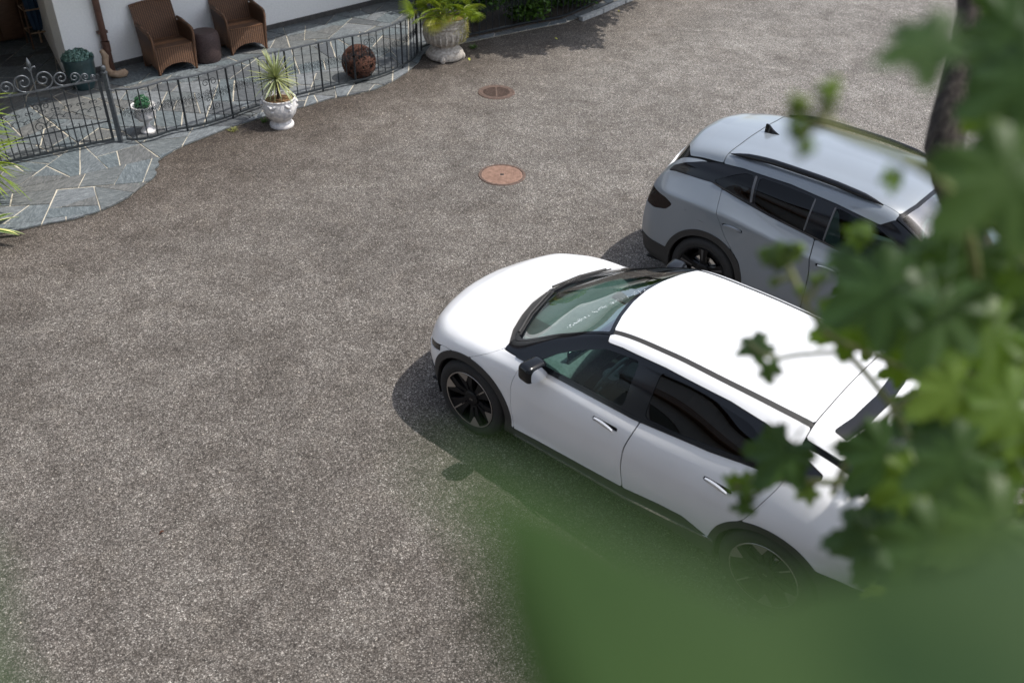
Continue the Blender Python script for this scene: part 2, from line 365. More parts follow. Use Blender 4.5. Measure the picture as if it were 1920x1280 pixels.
def cut(g, F, off=0.0, mirror='both', flange=.012, stride=1):
    """the part of the body surface where F>0, as (verts, faces, sharp) ; off moves it along the normal"""
    P = (g.P+g.n*off)[::stride, ::stride]; F = F[::stride, ::stride]; Nn = g.n[::stride, ::stride]
    nu, nv = F.shape; F = np.where(np.abs(F) < 1e-7, 1e-7, F)
    idx = -np.ones((nu, nv), int); V = []; NV = []; Fc = []
    ins = F > 0; q = ins[:-1, :-1].astype(int)+ins[1:, :-1]+ins[1:, 1:]+ins[:-1, 1:]
    def vid(i, j):
        if idx[i, j] < 0: idx[i, j] = len(V); V.append(P[i, j]); NV.append(Nn[i, j])
        return idx[i, j]
    em = {}
    def eid(a, b):
        k = (a, b) if a < b else (b, a)
        if k not in em:
            fa, fb = F[k[0]], F[k[1]]; t = fa/(fa-fb); em[k] = len(V); V.append(P[k[0]]*(1-t)+P[k[1]]*t); NV.append(Nn[k[0]]*(1-t)+Nn[k[1]]*t)
        return em[k]
    for i, j in zip(*np.nonzero(q)):
        c = [(i, j), (i+1, j), (i+1, j+1), (i, j+1)]
        if q[i, j] == 4: Fc.append([vid(*a) for a in c]); continue
        f = []
        for a, b in zip(c, c[1:]+c[:1]):
            if ins[a]: f.append(vid(*a))
            if ins[a] != ins[b]: f.append(eid(a, b))
        if len(f) >= 3: Fc.append(f)
    if not V: return [], [], []
    V = np.array(V); NV = np.array(NV)
    if mirror == 'left': V = V*[1, -1, 1]; NV = NV*[1, -1, 1]; Fc = [f[::-1] for f in Fc]
    elif mirror == 'both':
        n0 = len(V); mp = np.arange(n0, 2*n0); c = np.abs(V[:, 1]) < 1e-6; mp[c] = np.nonzero(c)[0]
        V = np.vstack([V, V*[1, -1, 1]]); NV = np.vstack([NV, NV*[1, -1, 1]]); Fc = Fc+[[int(mp[k]) for k in f[::-1]] for f in Fc]
    cnt = {}
    for f in Fc:
        for a, b in zip(f, f[1:]+f[:1]): cnt[(min(a, b), max(a, b))] = cnt.get((min(a, b), max(a, b)), 0)+1
    sharp = [e for e, k in cnt.items() if k == 1]
    if flange:
        be = [(a, b) for f in Fc for a, b in zip(f, f[1:]+f[:1]) if cnt[(min(a, b), max(a, b))] == 1]
        new = {}; VV = list(V)
        for a, b in be:
            for k in (a, b):
                if k not in new: new[k] = len(VV); VV.append(V[k]-NV[k]*flange)
        Fc = Fc+[[b, a, new[a], new[b]] for a, b in be]; V = np.array(VV)
    return V, Fc, sharp
def panel(name, g, F, material, parent, off=0., mirror='both', flange=.012, stride=1, label=None):
    V, Fc, sharp = cut(g, F, off, mirror, flange, stride)
    if len(V) == 0: print('EMPTY PANEL', name); return None
    me = bpy.data.meshes.new(name); me.from_pydata([tuple(map(float, v)) for v in V], [], Fc); me.materials.append(material); me.shade_smooth()
    ev = np.zeros(len(me.edges)*2, int); me.edges.foreach_get('vertices', ev); ev = ev.reshape(-1, 2); ev.sort(1)
    keys = ev[:, 0].astype(np.int64)*10**7+ev[:, 1]; sk = np.array([a*10**7+b for a, b in sharp], np.int64)
    at_ = me.attributes.new('sharp_edge', 'BOOLEAN', 'EDGE'); at_.data.foreach_set('value', np.isin(keys, sk))
    me.update(); o = put(name, me, parent)
    if label: o['label'] = label
    return o
def rounded_box(name, lo, hi, material, parent, bevel=.04, seg=3, mtx=None, taper=None):
    import bmesh
    b = bmesh.new(); bmesh.ops.create_cube(b, size=1)
    for v in b.verts:
        v.co = Vector([lo[i]+(hi[i]-lo[i])*(v.co[i]+.5) for i in range(3)])
        if taper: v.co = taper(v.co)
    bmesh.ops.bevel(b, geom=b.edges[:], offset=bevel, segments=seg, profile=.5, affect='EDGES')
    if mtx is not None: bmesh.ops.transform(b, matrix=mtx, verts=b.verts)
    me = bpy.data.meshes.new(name); b.to_mesh(me); b.free(); me.materials.append(material); me.shade_smooth(); me.set_sharp_from_angle(angle=R(50))
    return put(name, me, parent)

def wheel(parent, x, y, side, rad=.37, rimr=.262, style='ev'):
    """side=-1: outer face towards -y"""
    r_ = rad; w = .245
    T = MB().lathe([(rimr-.01, .10), (rimr+.012, .118), (r_-.055, .124), (r_-.022, .112), (r_-.006, .088), (r_, .05), (r_, -.05), (r_-.006, -.088), (r_-.03, -.118), (rimr, -.118), (rimr-.02, -.1)], 56, axis='y')
    # tread grooves and sidewall rings are true steps
    T.lathe([(r_+.0005, -.036), (r_-.007, -.034), (r_-.007, -.028), (r_+.0005, -.026)], 56, axis='y'); T.lathe([(r_+.0005, .026), (r_-.007, .028), (r_-.007, .034), (r_+.0005, .036)], 56, axis='y')
    t = T.obj('wheel', M['tyre'], parent, angle=40); t.name = 'wheel'
    t.location = (x, y, rad); t.rotation_euler = (0, 0, 0 if side > 0 else math.pi)
    # disc behind
    B = MB().lathe([(0, .02), (rimr*.7, .02), (rimr*.72, -.02), (rimr-.03, -.05), (rimr-.012, .09), (rimr-.012, .11), (rimr+.004, .119), (rimr+.008, .112)], 56, axis='y')
    B.obj('rim', M['rim_black'], t)
    D = MB().lathe([(0, .045), (.15, .045), (.155, .03)], 40, axis='y'); D.obj('brake_disc', M['chrome'], t)
    f = MB()
    ns = 6 if style == 'ev' else 5
    for k in range(ns):
        a = 2*math.pi*k/ns+.25
        def pt(rr, an, yy): return (math.cos(an)*rr, yy, math.sin(an)*rr)
        hw = .36 if style == 'ev' else .22
        q = [pt(.06, a-.55, .080), pt(.06, a+.55, .080), pt(.15, a+hw*.95, .100), pt(rimr-.012, a+hw, .108), pt(rimr-.012, a, .109), pt(rimr-.012, a-hw, .108), pt(.15, a-hw*.95, .100)]
        q2 = [(x_, y_-.035, z_) for x_, y_, z_ in q]
        f.add(q+q2, [tuple(range(7))]+[(i, 7+i, 7+(i+1) % 7, (i+1) % 7) for i in range(7)])
        if style == 'ev':   # a groove along each block
            g1 = [pt(.09, a-.05, .1035), pt(.09, a+.05, .1035), pt(rimr-.09, a+.04, .1105), pt(rimr-.09, a-.04, .1105)]
            f.add(g1+[(x_, y_-.02, z_) for x_, y_, z_ in g1], [(0, 1, 2, 3), (0, 4, 5, 1), (1, 5, 6, 2), (2, 6, 7, 3), (3, 7, 4, 0)])
    f.lathe([(0, .104), (.055, .102), (.072, .094), (.078, .06)], 32, axis='y')
    f.obj('wheel_spokes', M['rim_black'], t, smooth=False)
    s = MB()
    def P(rr, an, yy=.121): return (math.cos(an)*rr, yy, math.sin(an)*rr)
    if style == 'ev':
        for k in range(6):
            a = 2*math.pi*k/6+.25
            if k % 3 != 2:
                s.add([P(rimr-.006, a-.23), P(rimr-.006, a-.08), P(rimr-.006, a+.08), P(rimr-.006, a+.23), P(rimr-.085, a+.03, .108), P(rimr-.085, a-.03, .108)], [(0, 1, 5), (1, 2, 4, 5), (2, 3, 4)])
            else:
                for q in (-.02,):
                    s.add([P(rimr-.01, a+q-.025), P(rimr-.01, a+q+.025), P(.11, a+q+.05, .104), P(.11, a+q-.05, .104)], [(0, 1, 2, 3)])
        s.lathe([(rimr-.006, .120), (rimr+.002, .1215), (rimr+.004, .119)], 64, axis='y')
        # hub lettering strokes of the maker's mark
        for (x0, z0, x1, z1) in ((-.022, -.006, -.022, .008), (-.022, .001, -.013, .008), (-.022, .001, -.013, -.006), (-.008, -.006, -.008, .008), (-.004, -.006, .003, .008), (.003, .008, .010, -.006)):
            d = Vector((x1-x0, 0, z1-z0)).normalized()*.0; w_ = .0018; nx, nz = (z1-z0), -(x1-x0); l = math.hypot(nx, nz); nx, nz = nx/l*w_, nz/l*w_
            s.add([(x0-nx, .1055, z0-nz), (x0+nx, .1055, z0+nz), (x1+nx, .1055, z1+nz), (x1-nx, .1055, z1-nz)], [(0, 1, 2, 3)])
    else:
        for k in range(5):
            a = 2*math.pi*k/5+.25
            s.add([P(rimr-.01, a-.06), P(rimr-.01, a+.06), P(.12, a+.05, .108), P(.12, a-.05, .108)], [(0, 1, 2, 3)])
    ri = s.obj('rim_inlay', M['rim_silver' if style == 'ev' else 'rim_dull'], t, smooth=False); ri['kind'] = 'stuff'
    return t

def sections(rows): return rows
def car(root, spec):
    g = Grid(spec['st'], corner_v=spec.get('corner', ()))
    X, Y, Z = g.P[..., 0], g.P[..., 1], g.P[..., 2]; U, V = g.U, g.V
    paint = M[spec['paint']]; hub = spec['hubs']; rw = .37
    FAR = 9.
    r_in, r_out = spec['arch']
    def circ(cx, rr, cz=.37): return np.hypot(X-cx, Z-cz)-rr
    side = (5.9-V)*.12
    arch = [np.where(V < 5.2, circ(h, r_in), FAR) for h in hub]
    noarch = np.minimum(arch[0], arch[1]); noclad_r = np.minimum(*[np.where(V < 5.2, circ(h, ro), FAR) for h, ro in zip(hub, r_out)])
    lowz = line_f(X, spec['lower'])
    G = .0022                                             # half of a shut line
    above = Z-lowz
    # --- cladding
    clad = np.minimum(np.maximum(-above, -noclad_r), noarch); clad = np.minimum(clad, side)
    panel('lower_cladding', g, clad, M['cladding'], root, off=.007, flange=.03)

    skin = np.minimum(np.minimum(above, noclad_r), FAR)
    # --- greenhouse band
    gh = np.minimum(poly_sdf(X, Z, spec['greenhouse']), np.minimum((V-4.3)*.1, (spec.get('ghv', 8.0)-V)*.15))
    ws_hi = line_f(Y, spec['header']); ws_lo = line_f(Y, spec['cowl'])
    screen = np.minimum(np.minimum(ws_hi-X, X-ws_lo), (V-(8.0))*.12)
    front = X < 1.35
    screen = np.where(front, screen, -FAR)
    glass_in = np.minimum(np.minimum(ws_hi-.035-X, X-ws_lo-spec.get('frit', .07)), (V-8.12)*.16); glass_in = np.where(front, glass_in, -FAR)
    pill = np.minimum(screen, -glass_in)
    panel('windscreen_frame', g, np.minimum(screen, -glass_in), M['gloss_black'], root, off=-.002)
    panel('windscreen', g, glass_in+.004, M['glass_green'], root, off=-.004, flange=0)
    ghm = np.maximum(gh, -FAR); panes = [poly_sdf(X, Z, rpoly(p, .035)) for p, _ in spec['panes']]
    pv = np.minimum((V-4.3)*.1, (7.9-V)*.15)
    frame = ghm.copy()
    for p in panes: frame = np.minimum(frame, -np.minimum(p, pv))
    frame = np.minimum(frame, np.where(front & (V > 7.99), -FAR, FAR))
    bm = np.minimum(ghm, .0)
    panel('window_frame', g, frame-G, M['gloss_black'], root, off=.001)
    for (p, gl), F in zip(spec['panes'], panes):
        for sd_ in ('left', 'right'):
            panel('side_window', g, np.minimum(F+.004, pv), M[gl], root, off=-.006, mirror=sd_, flange=0)
    # --- roof group
    rz = spec['roof_rear']; rr = line_f(Y, rz)
    roofv = (V-8.22)*.16
    roof = np.minimum(np.minimum(roofv, X-ws_hi-G), rr-X-.0045)
    roof = np.where(X > .8, roof, -FAR)
    ditch = np.minimum(np.minimum(np.minimum((8.22-V)*.16-.001, (V-8.04)*.16), X-ws_hi-.0), rr-X+.0); ditch = np.where((X > .8), ditch, -FAR)
    panel('roof', g, roof, paint, root)
    if spec['ditch']: panel('roof_moulding', g, ditch, M['cladding'], root, off=-.002)
    spz = spec['spoiler_end']; se = line_f(Y, spz)
    spo = np.minimum(np.minimum(X-rr-.0045, se-X), (V-spec.get('spv', 7.3))*.15); spo = np.where(X > 2, spo, -FAR)
    spo = np.minimum(spo, -gh-G)
    panel('rear_spoiler', g, spo, paint, root, off=.004, flange=.03)
    if spec.get('spoiler_strip'):
        a, b, hw = spec['spoiler_strip']; sl = np.minimum(np.minimum(X-(se-a), (se-b)-X), hw-Y); panel('spoiler_glass_strip', g, np.where(X > 2, sl, -FAR), M['gloss_black'], root, off=.008)
    # --- rear glass
    rg = np.minimum(np.minimum(X-se-.004, line_f(Y, spec['rearglass_end'])-X), (V-7.0)*.15); rg = np.where(X > 2, rg, -FAR)
    panel('rear_window', g, rg, M['gloss_black'], root, off=-.012)
    # --- hood
    hz = line_f(X, spec['hood_z']); hb = line_f(Y, spec['hood_back'])
    hood = np.minimum(np.minimum(Z-hz-G, hb-X-G), 1.); hood = np.minimum(hood, line_f(Z, spec['hood_side'])-X-G)
    hood = np.minimum(hood, noclad_r)
    panel('bonnet', g, hood, paint, root)
    hood_in = np.minimum(np.minimum(Z-hz, hb-X), line_f(Z, spec['hood_side'])-X)
    cowl = np.minimum(np.minimum(X-hb, ws_lo-X+.002), (V-6.9)*.1); cowl = np.where(X < 1, cowl, -FAR)
    panel('cowl_panel', g, cowl, M['cladding'], root, off=-.012)
    # --- headlight strip and lamp at the rear
    hl = np.minimum(np.minimum(hz-Z-.006, Z-(hz-spec['headlight_h'])), -.36+.0-X); hl = np.minimum(hl, noclad_r)
    panel('headlight', g, np.minimum(hl, (V-2)*.1), M['gloss_black'], root, off=-.006)
    tl = poly_sdf(X, Z, rpoly(spec['tail_lamp'], .03)); tlv = np.minimum((V-2.2)*.1, (10.5-V)*.1) if spec.get('full_lamp', True) else np.minimum((V-2.2)*.1, (6.-V)*.1)
    tl = np.where(X > 2.6, np.minimum(tl, tlv), -FAR)
    panel('tail_light', g, tl, M['lamp_red'], root, off=-.004)
    rest = np.minimum(skin, -hood_in-G); rest = np.minimum(rest, -np.maximum(hl, -FAR)-.003); rest = np.minimum(rest, -tl-G)
    for q in (gh, screen, cowl): rest = np.minimum(rest, -q-G)
    rest = np.minimum(rest, -np.where(X > 2, np.minimum(X-rr+.0, np.minimum(line_f(Y, spec['rearglass_end'])-X, (V-6.9)*.15)), -FAR)-G)
    rest = np.minimum(rest, -np.minimum(roof, 9)-G); rest = np.minimum(rest, -ditch-.0005 if spec['ditch'] else FAR)
    # --- doors
    doors = []
    for poly in spec['doors']:
        F = np.minimum(poly_sdf(X, Z, rpoly(poly, .05)), (6.2-V)*.1); doors.append(F)
    for F, hd in zip(doors, spec['handles']):
        for sd_ in ('left', 'right'):
            Fd = np.minimum(np.minimum(F-G, skin), -gh-G)
            hx, hz_ = hd
            pocket = poly_sdf(X, Z, rpoly([(hx-.115, hz_-.018), (hx+.115, hz_-.014), (hx+.115, hz_+.022), (hx-.115, hz_+.018)], .018))
            Fd = np.minimum(Fd, np.where(V < 6, -pocket, FAR))
            d = panel('door', g, Fd, paint, root, mirror=sd_)
            sg = -1 if sd_ == 'left' else 1; yy, nn = g.side(hx, hz_); out = .030 if spec['flush_out'] else .012
            # handle: a slim blade, hinged at its front end and standing proud at the rear
            mb_ = MB(); K = 8
            for i in range(K+1):
                t = i/K; xx = hx-.10+.19*t; w_ = .019*math.sin(math.pi*(.12+.76*t))+.003; pr = .004+out*t; zz = hz_+.002+(t-.5)*.006
                yb = g.side(xx, hz_)[0]
                mb_.v += [(xx, sg*(yb+pr-.010), zz-w_), (xx, sg*(yb+pr), zz-w_*.6), (xx, sg*(yb+pr+.003), zz+w_*.6), (xx, sg*(yb+pr-.010), zz+w_)]
            for i in range(K):
                for j in range(4): mb_.f.append((4*i+j, 4*i+(j+1) % 4, 4*i+4+(j+1) % 4, 4*i+4+j))
            mb_.f += [(3, 2, 1, 0), (4*K, 4*K+1, 4*K+2, 4*K+3)]
            mb_.obj('door_handle', M['handle'] if spec['flush_out'] else paint, d)
            sharpF = pocket+.004
        rest = np.minimum(rest, -F-G)
    for ex in spec.get('extra_gaps', []):
        ring = np.abs(poly_sdf(X, Z, rpoly(ex, .03))); rest = np.minimum(rest, np.where((V < 5.2), ring-.0025, FAR))
    panel('body', g, rest, paint, root)
    # belt moulding
    bl = line_f(X, spec['belt']); bm_ = np.minimum(np.minimum((.014 if spec['flush_out'] else .007)-np.abs(Z-bl), side), np.minimum(X-spec['belt'][0][0], spec['belt'][-1][0]-X))
    for sd_ in ('left', 'right'): panel('belt_moulding', g, bm_, M['gloss_black'] if spec['flush_out'] else M['cladding'], root, off=.006, mirror=sd_)
    for tp_ in spec.get('window_trims', []):
        for sd_ in ('left', 'right'): panel('window_trim', g, np.minimum(poly_sdf(X, Z, tp_), pv), M['rim_dull'], root, off=.006, flange=.008, mirror=sd_)
    # sill strip
    if spec.get('sill'):
        sl = line_f(X, spec['sill']); F = np.minimum(np.minimum(.011-np.abs(Z-sl), (3-V)*.1), np.minimum(X-spec['sill'][0][0], spec['sill'][-1][0]-X))
        panel('sill_strip', g, F, M['chrome'], root, off=.014)
    # black backing sheet: stands in for the shade inside the shut lines
    inner = np.minimum(np.minimum(noarch-.01, -gh+.01), np.minimum(-glass_in-.0, (V-.4)*.1))
    panel('gap_shade_shell', g, inner, M['dark'], root, off=-.026, flange=0, stride=2)
    # underside + wheel wells
    u = MB()
    x0, x1 = spec['under']; u.box((x0, -.78, .2), (x1, .78, .215)); 
    for h in hub:
        for sg in (-1, 1):
            pts = []; K = 22
            vs = []
            for i in range(K+1):
                a = math.pi*(-.12+1.24*i/K); c_, s_ = math.cos(a)*(r_in+.012), math.sin(a)*(r_in+.012)
                vs += [(h+c_, sg*.90, .37+s_), (h+c_, sg*.55, .37+s_)]
            o = len(u.v); u.v += vs
            for i in range(K): u.f.append((o+2*i, o+2*i+1, o+2*i+3, o+2*i+2))
            c0 = len(u.v); u.v += [(h, sg*.55, .37)]
            for i in range(K): u.f.append((c0, o+2*i+1, o+2*i+3))
    u.obj('underbody', M['dark'], root, fix=False)
    lab = spec['wheel']
    for h in hub:
        for sg in (-1, 1): wheel(root, h, sg*(spec['track']), sg, rw, .262, lab)
    # --- cabin
    def seat(x, y, w=.5):
        s_ = rounded_box('seat', (x, y-w/2, .42), (x+.52, y+w/2, .62), M[spec['seatm']], root, .07)
        rot = Matrix.Translation((x+.47, y, .55)) @ Matrix.Rotation(R(16), 4, 'Y')
        rounded_box('seat_back', (-.07, -w/2, 0), (.09, w/2, .60), M[spec['seatm']], s_, .06, mtx=rot)
        rounded_box('headrest', (-.05, -.13, .64), (.06, .13, .82), M[spec['seatm']], s_, .05, mtx=rot)
    dx = spec['dash']
    for y in (-.38, .38): seat(dx+.62, y)
    bs = rounded_box('rear_bench', (dx+1.45, -.62, .45), (dx+1.95, .62, .64), M['interior_dark'], root, .06)
    rot = Matrix.Translation((dx+1.95, 0, .55)) @ Matrix.Rotation(R(20), 4, 'Y')
    rounded_box('bench_back', (-.07, -.62, 0), (.09, .62, .60), M['interior_dark'], bs, .05, mtx=rot)
    for y in (-.38, .38): rounded_box('headrest', (-.05, y-.13, .60), (.06, y+.13, .76), M['interior_dark'], bs, .04, mtx=rot)
    # dashboard follows the screen base
    d = MB(); K = 24
    prof = [(-.42, .99), (-.10, 1.0), (.16, .985), (.24, .955), (.26, .90), (.20, .80), (.18, .62)]
    for i in range(K+1):
        y = -.76+1.52*i/K; bow = -.22*(1-(y/.8)**2)
        for (a, z) in prof: d.v.append((dx+a+bow*(.9 if a < 0 else .25)+(.10 if a < 0 else 0), y, z-spec.get('dash_drop', 0)))
    n_ = len(prof)
    for i in range(K):
        for j in range(n_-1): d.f.append((i*n_+j, i*n_+j+1, (i+1)*n_+j+1, (i+1)*n_+j))
    dsh = d.obj('dashboard', M['interior'], root, angle=60)
    dr = spec.get('dash_drop', 0)
    rounded_box('screen', (dx+.14, -.62, .965-dr), (dx+.165, .06, 1.09-dr), M['screen'], dsh, .01, 2)
    rounded_box('projector_opening', (dx-.42, -.56, .985-dr), (dx-.24, -.33, 1.006-dr), M['interior_dark'], dsh, .006, 1)
    rounded_box('air_vent', (dx-.15, .36, .99-dr), (dx+.02, .62, 1.005-dr), M['interior_dark'], dsh, .004, 1)
    rounded_box('centre_console', (dx+.30, -.11, .50), (dx+1.25, .11, .70), M['interior_dark'], root, .04)
    k = MB().lathe([(0, .735), (.028, .735), (.034, .72), (.034, .70)], 24, center=(dx+.55, 0, 0)); k.obj('rotary_knob', M['chrome'], root)
    # steering wheel
    sw = MB(); pts = [(0, math.cos(a)*.18, math.sin(a)*.18) for a in np.linspace(0, 2*math.pi, 41)]; sw.tube(pts, .017, 8, cap=False)
    sw.tube([(0, -.17, 0), (.0, 0, -.02), (0, .17, 0)], .02, 6); sw.tube([(0, 0, -.02), (0, 0, -.17)], .018, 6); sw.lathe([(0, .02), (.06, .015), (.07, -.02)], 20, axis='z')
    rotm = Matrix.Translation((dx+.42, -.38*spec['drv'], .87)) @ Matrix.Rotation(R(24), 4, 'Y')
    sw.v = [tuple(rotm @ Vector(v)) for v in sw.v]; sw.obj('steering_wheel', M['interior'], root)
    # --- mirrors
    mx, my, mz = spec['mirror']
    for sg in (-1, 1):
        rot = Matrix.Translation((mx, sg*my, mz)) @ Matrix.Rotation(R(8*sg), 4, 'Z')
        tp = lambda c: Vector((c.x*(1-.25*(c.z+.08)), c.y, c.z*(1-.30*abs(c.y)/.14)))
        mr = rounded_box('door_mirror', (-.085, -.105, -.10), (.065, .105, .10), M['gloss_black'], root, .045, 4, mtx=rot, taper=tp)
        rg_ = MB(); pts = []
        for i in range(20):
            a = 2*math.pi*i/20; pts.append((.0672, .082*np.sign(math.cos(a))*abs(math.cos(a))**.6, .062*np.sign(math.sin(a))*abs(math.sin(a))**.6))
        pts = [tuple(rot @ Vector(p)) for p in pts]; rg_.add(pts, [tuple(range(20))]); rg_.obj('mirror_glass', M['mirror_glass'], mr, smooth=False)
        arm = MB().tube([(mx-.01, sg*(my-.06), mz-.06), (mx-.02, sg*(my-.11), mz-.085), (mx-.03, sg*(my-.15), mz-.10)], [.026, .024, .026], 8); arm.obj('mirror_arm', M['gloss_black'], mr)
    return g

def lower3(x, y=.0, w=.0):
    """the three lowest points of a mid-body section"""
    return [(x, .80, .20), (x, .90, .25), (x, .918, .41)]
EV = [
 [(-.50,.70,.20),(-.55,.75,.25),(-.585,.77,.42),(-.62,.755,.50),(-.68,.70,.52),(-.73,.61,.52),(-.775,.49,.52),(-.80,.37,.52),(-.82,.25,.52),(-.83,.12,.52),(-.835,0,.52)],
 [(-.45,.76,.20),(-.50,.80,.25),(-.53,.83,.42),(-.565,.815,.62),(-.61,.74,.71),(-.66,.64,.745),(-.70,.52,.765),(-.73,.39,.78),(-.75,.26,.79),(-.765,.13,.795),(-.77,0,.795)],
 [(-.38,.80,.20),(-.40,.86,.25),(-.42,.885,.42),(-.44,.885,.68),(-.47,.82,.81),(-.51,.73,.86),(-.54,.61,.88),(-.57,.47,.89),(-.59,.31,.90),(-.60,.16,.905),(-.605,0,.905)],
 [(-.2,.80,.20),(-.2,.90,.25),(-.2,.925,.42),(-.2,.935,.77),(-.21,.885,.90),(-.22,.80,.945),(-.24,.70,.955),(-.26,.56,.96),(-.28,.40,.965),(-.29,.20,.975),(-.30,0,.975)],
 [(.02,.80,.20),(.02,.91,.25),(.02,.935,.42),(.02,.95,.80),(.02,.91,.93),(.02,.845,.975),(.02,.775,.985),(.01,.68,.992),(-.02,.54,1.0),(-.06,.30,1.01),(-.08,0,1.015)],
 [(.34,.80,.20),(.34,.905,.25),(.34,.925,.42),(.34,.945,.77),(.34,.92,.93),(.33,.872,.99),(.325,.835,1.015),(.32,.79,1.035),(.30,.725,1.045),(.17,.40,1.055),(.10,0,1.06)],
 [(.72,.80,.20),(.72,.90,.25),(.72,.918,.41),(.72,.947,.74),(.72,.922,.93),(.72,.868,1.04),(.73,.80,1.15),(.74,.725,1.245),(.74,.675,1.27),(.62,.37,1.295),(.56,0,1.305)],
 [(1.16,.80,.20),(1.16,.90,.25),(1.16,.918,.41),(1.16,.948,.745),(1.16,.925,.94),(1.16,.872,1.045),(1.17,.775,1.25),(1.17,.67,1.415),(1.15,.615,1.448),(1.09,.33,1.485),(1.06,0,1.497)],
 [(1.62,.80,.20),(1.62,.90,.25),(1.62,.918,.41),(1.62,.948,.745),(1.62,.928,.94),(1.62,.872,1.055),(1.62,.775,1.27),(1.62,.665,1.445),(1.62,.60,1.488),(1.62,.32,1.53),(1.62,0,1.543)],
 [(2.08,.80,.20),(2.08,.90,.25),(2.08,.92,.41),(2.08,.95,.75),(2.08,.932,.955),(2.08,.868,1.10),(2.08,.775,1.28),(2.08,.665,1.44),(2.08,.60,1.485),(2.08,.31,1.528),(2.08,0,1.54)],
 [(2.48,.80,.20),(2.48,.91,.25),(2.48,.935,.42),(2.48,.958,.77),(2.48,.94,.98),(2.48,.862,1.165),(2.48,.775,1.30),(2.48,.665,1.415),(2.48,.59,1.468),(2.48,.30,1.51),(2.48,0,1.52)],
 [(2.78,.80,.20),(2.78,.91,.25),(2.78,.94,.42),(2.78,.962,.79),(2.78,.945,1.0),(2.78,.86,1.19),(2.78,.77,1.29),(2.78,.655,1.38),(2.78,.575,1.44),(2.79,.29,1.483),(2.80,0,1.494)],
 [(3.02,.80,.20),(3.02,.90,.25),(3.02,.93,.42),(3.02,.955,.79),(3.02,.938,1.01),(3.02,.85,1.18),(3.02,.755,1.26),(3.02,.645,1.335),(3.02,.56,1.385),(3.05,.29,1.428),(3.07,0,1.44)],
 [(3.20,.78,.20),(3.20,.88,.25),(3.20,.91,.42),(3.20,.94,.80),(3.20,.915,1.01),(3.20,.82,1.15),(3.20,.73,1.21),(3.20,.62,1.26),(3.20,.53,1.295),(3.24,.28,1.33),(3.26,0,1.34)],
 [(3.42,.72,.22),(3.44,.82,.28),(3.45,.86,.45),(3.45,.89,.80),(3.46,.85,1.0),(3.47,.75,1.08),(3.48,.66,1.11),(3.49,.56,1.13),(3.50,.47,1.145),(3.53,.25,1.16),(3.54,0,1.165)],
 [(3.55,.66,.24),(3.57,.75,.30),(3.58,.79,.47),(3.58,.82,.78),(3.60,.76,.93),(3.62,.67,.98),(3.64,.58,1.0),(3.66,.49,1.01),(3.68,.40,1.015),(3.70,.21,1.02),(3.71,0,1.02)],
 [(3.58,.60,.26),(3.61,.70,.32),(3.62,.74,.45),(3.62,.76,.60),(3.65,.70,.72),(3.68,.61,.75),(3.70,.52,.76),(3.72,.43,.765),(3.735,.33,.77),(3.75,.17,.77),(3.76,0,.77)],
 [(3.52,.58,.28),(3.55,.66,.33),(3.57,.70,.38),(3.58,.71,.42),(3.61,.66,.44),(3.64,.58,.44),(3.66,.49,.44),(3.68,.40,.44),(3.69,.30,.44),(3.70,.15,.44),(3.71,0,.44)],
]
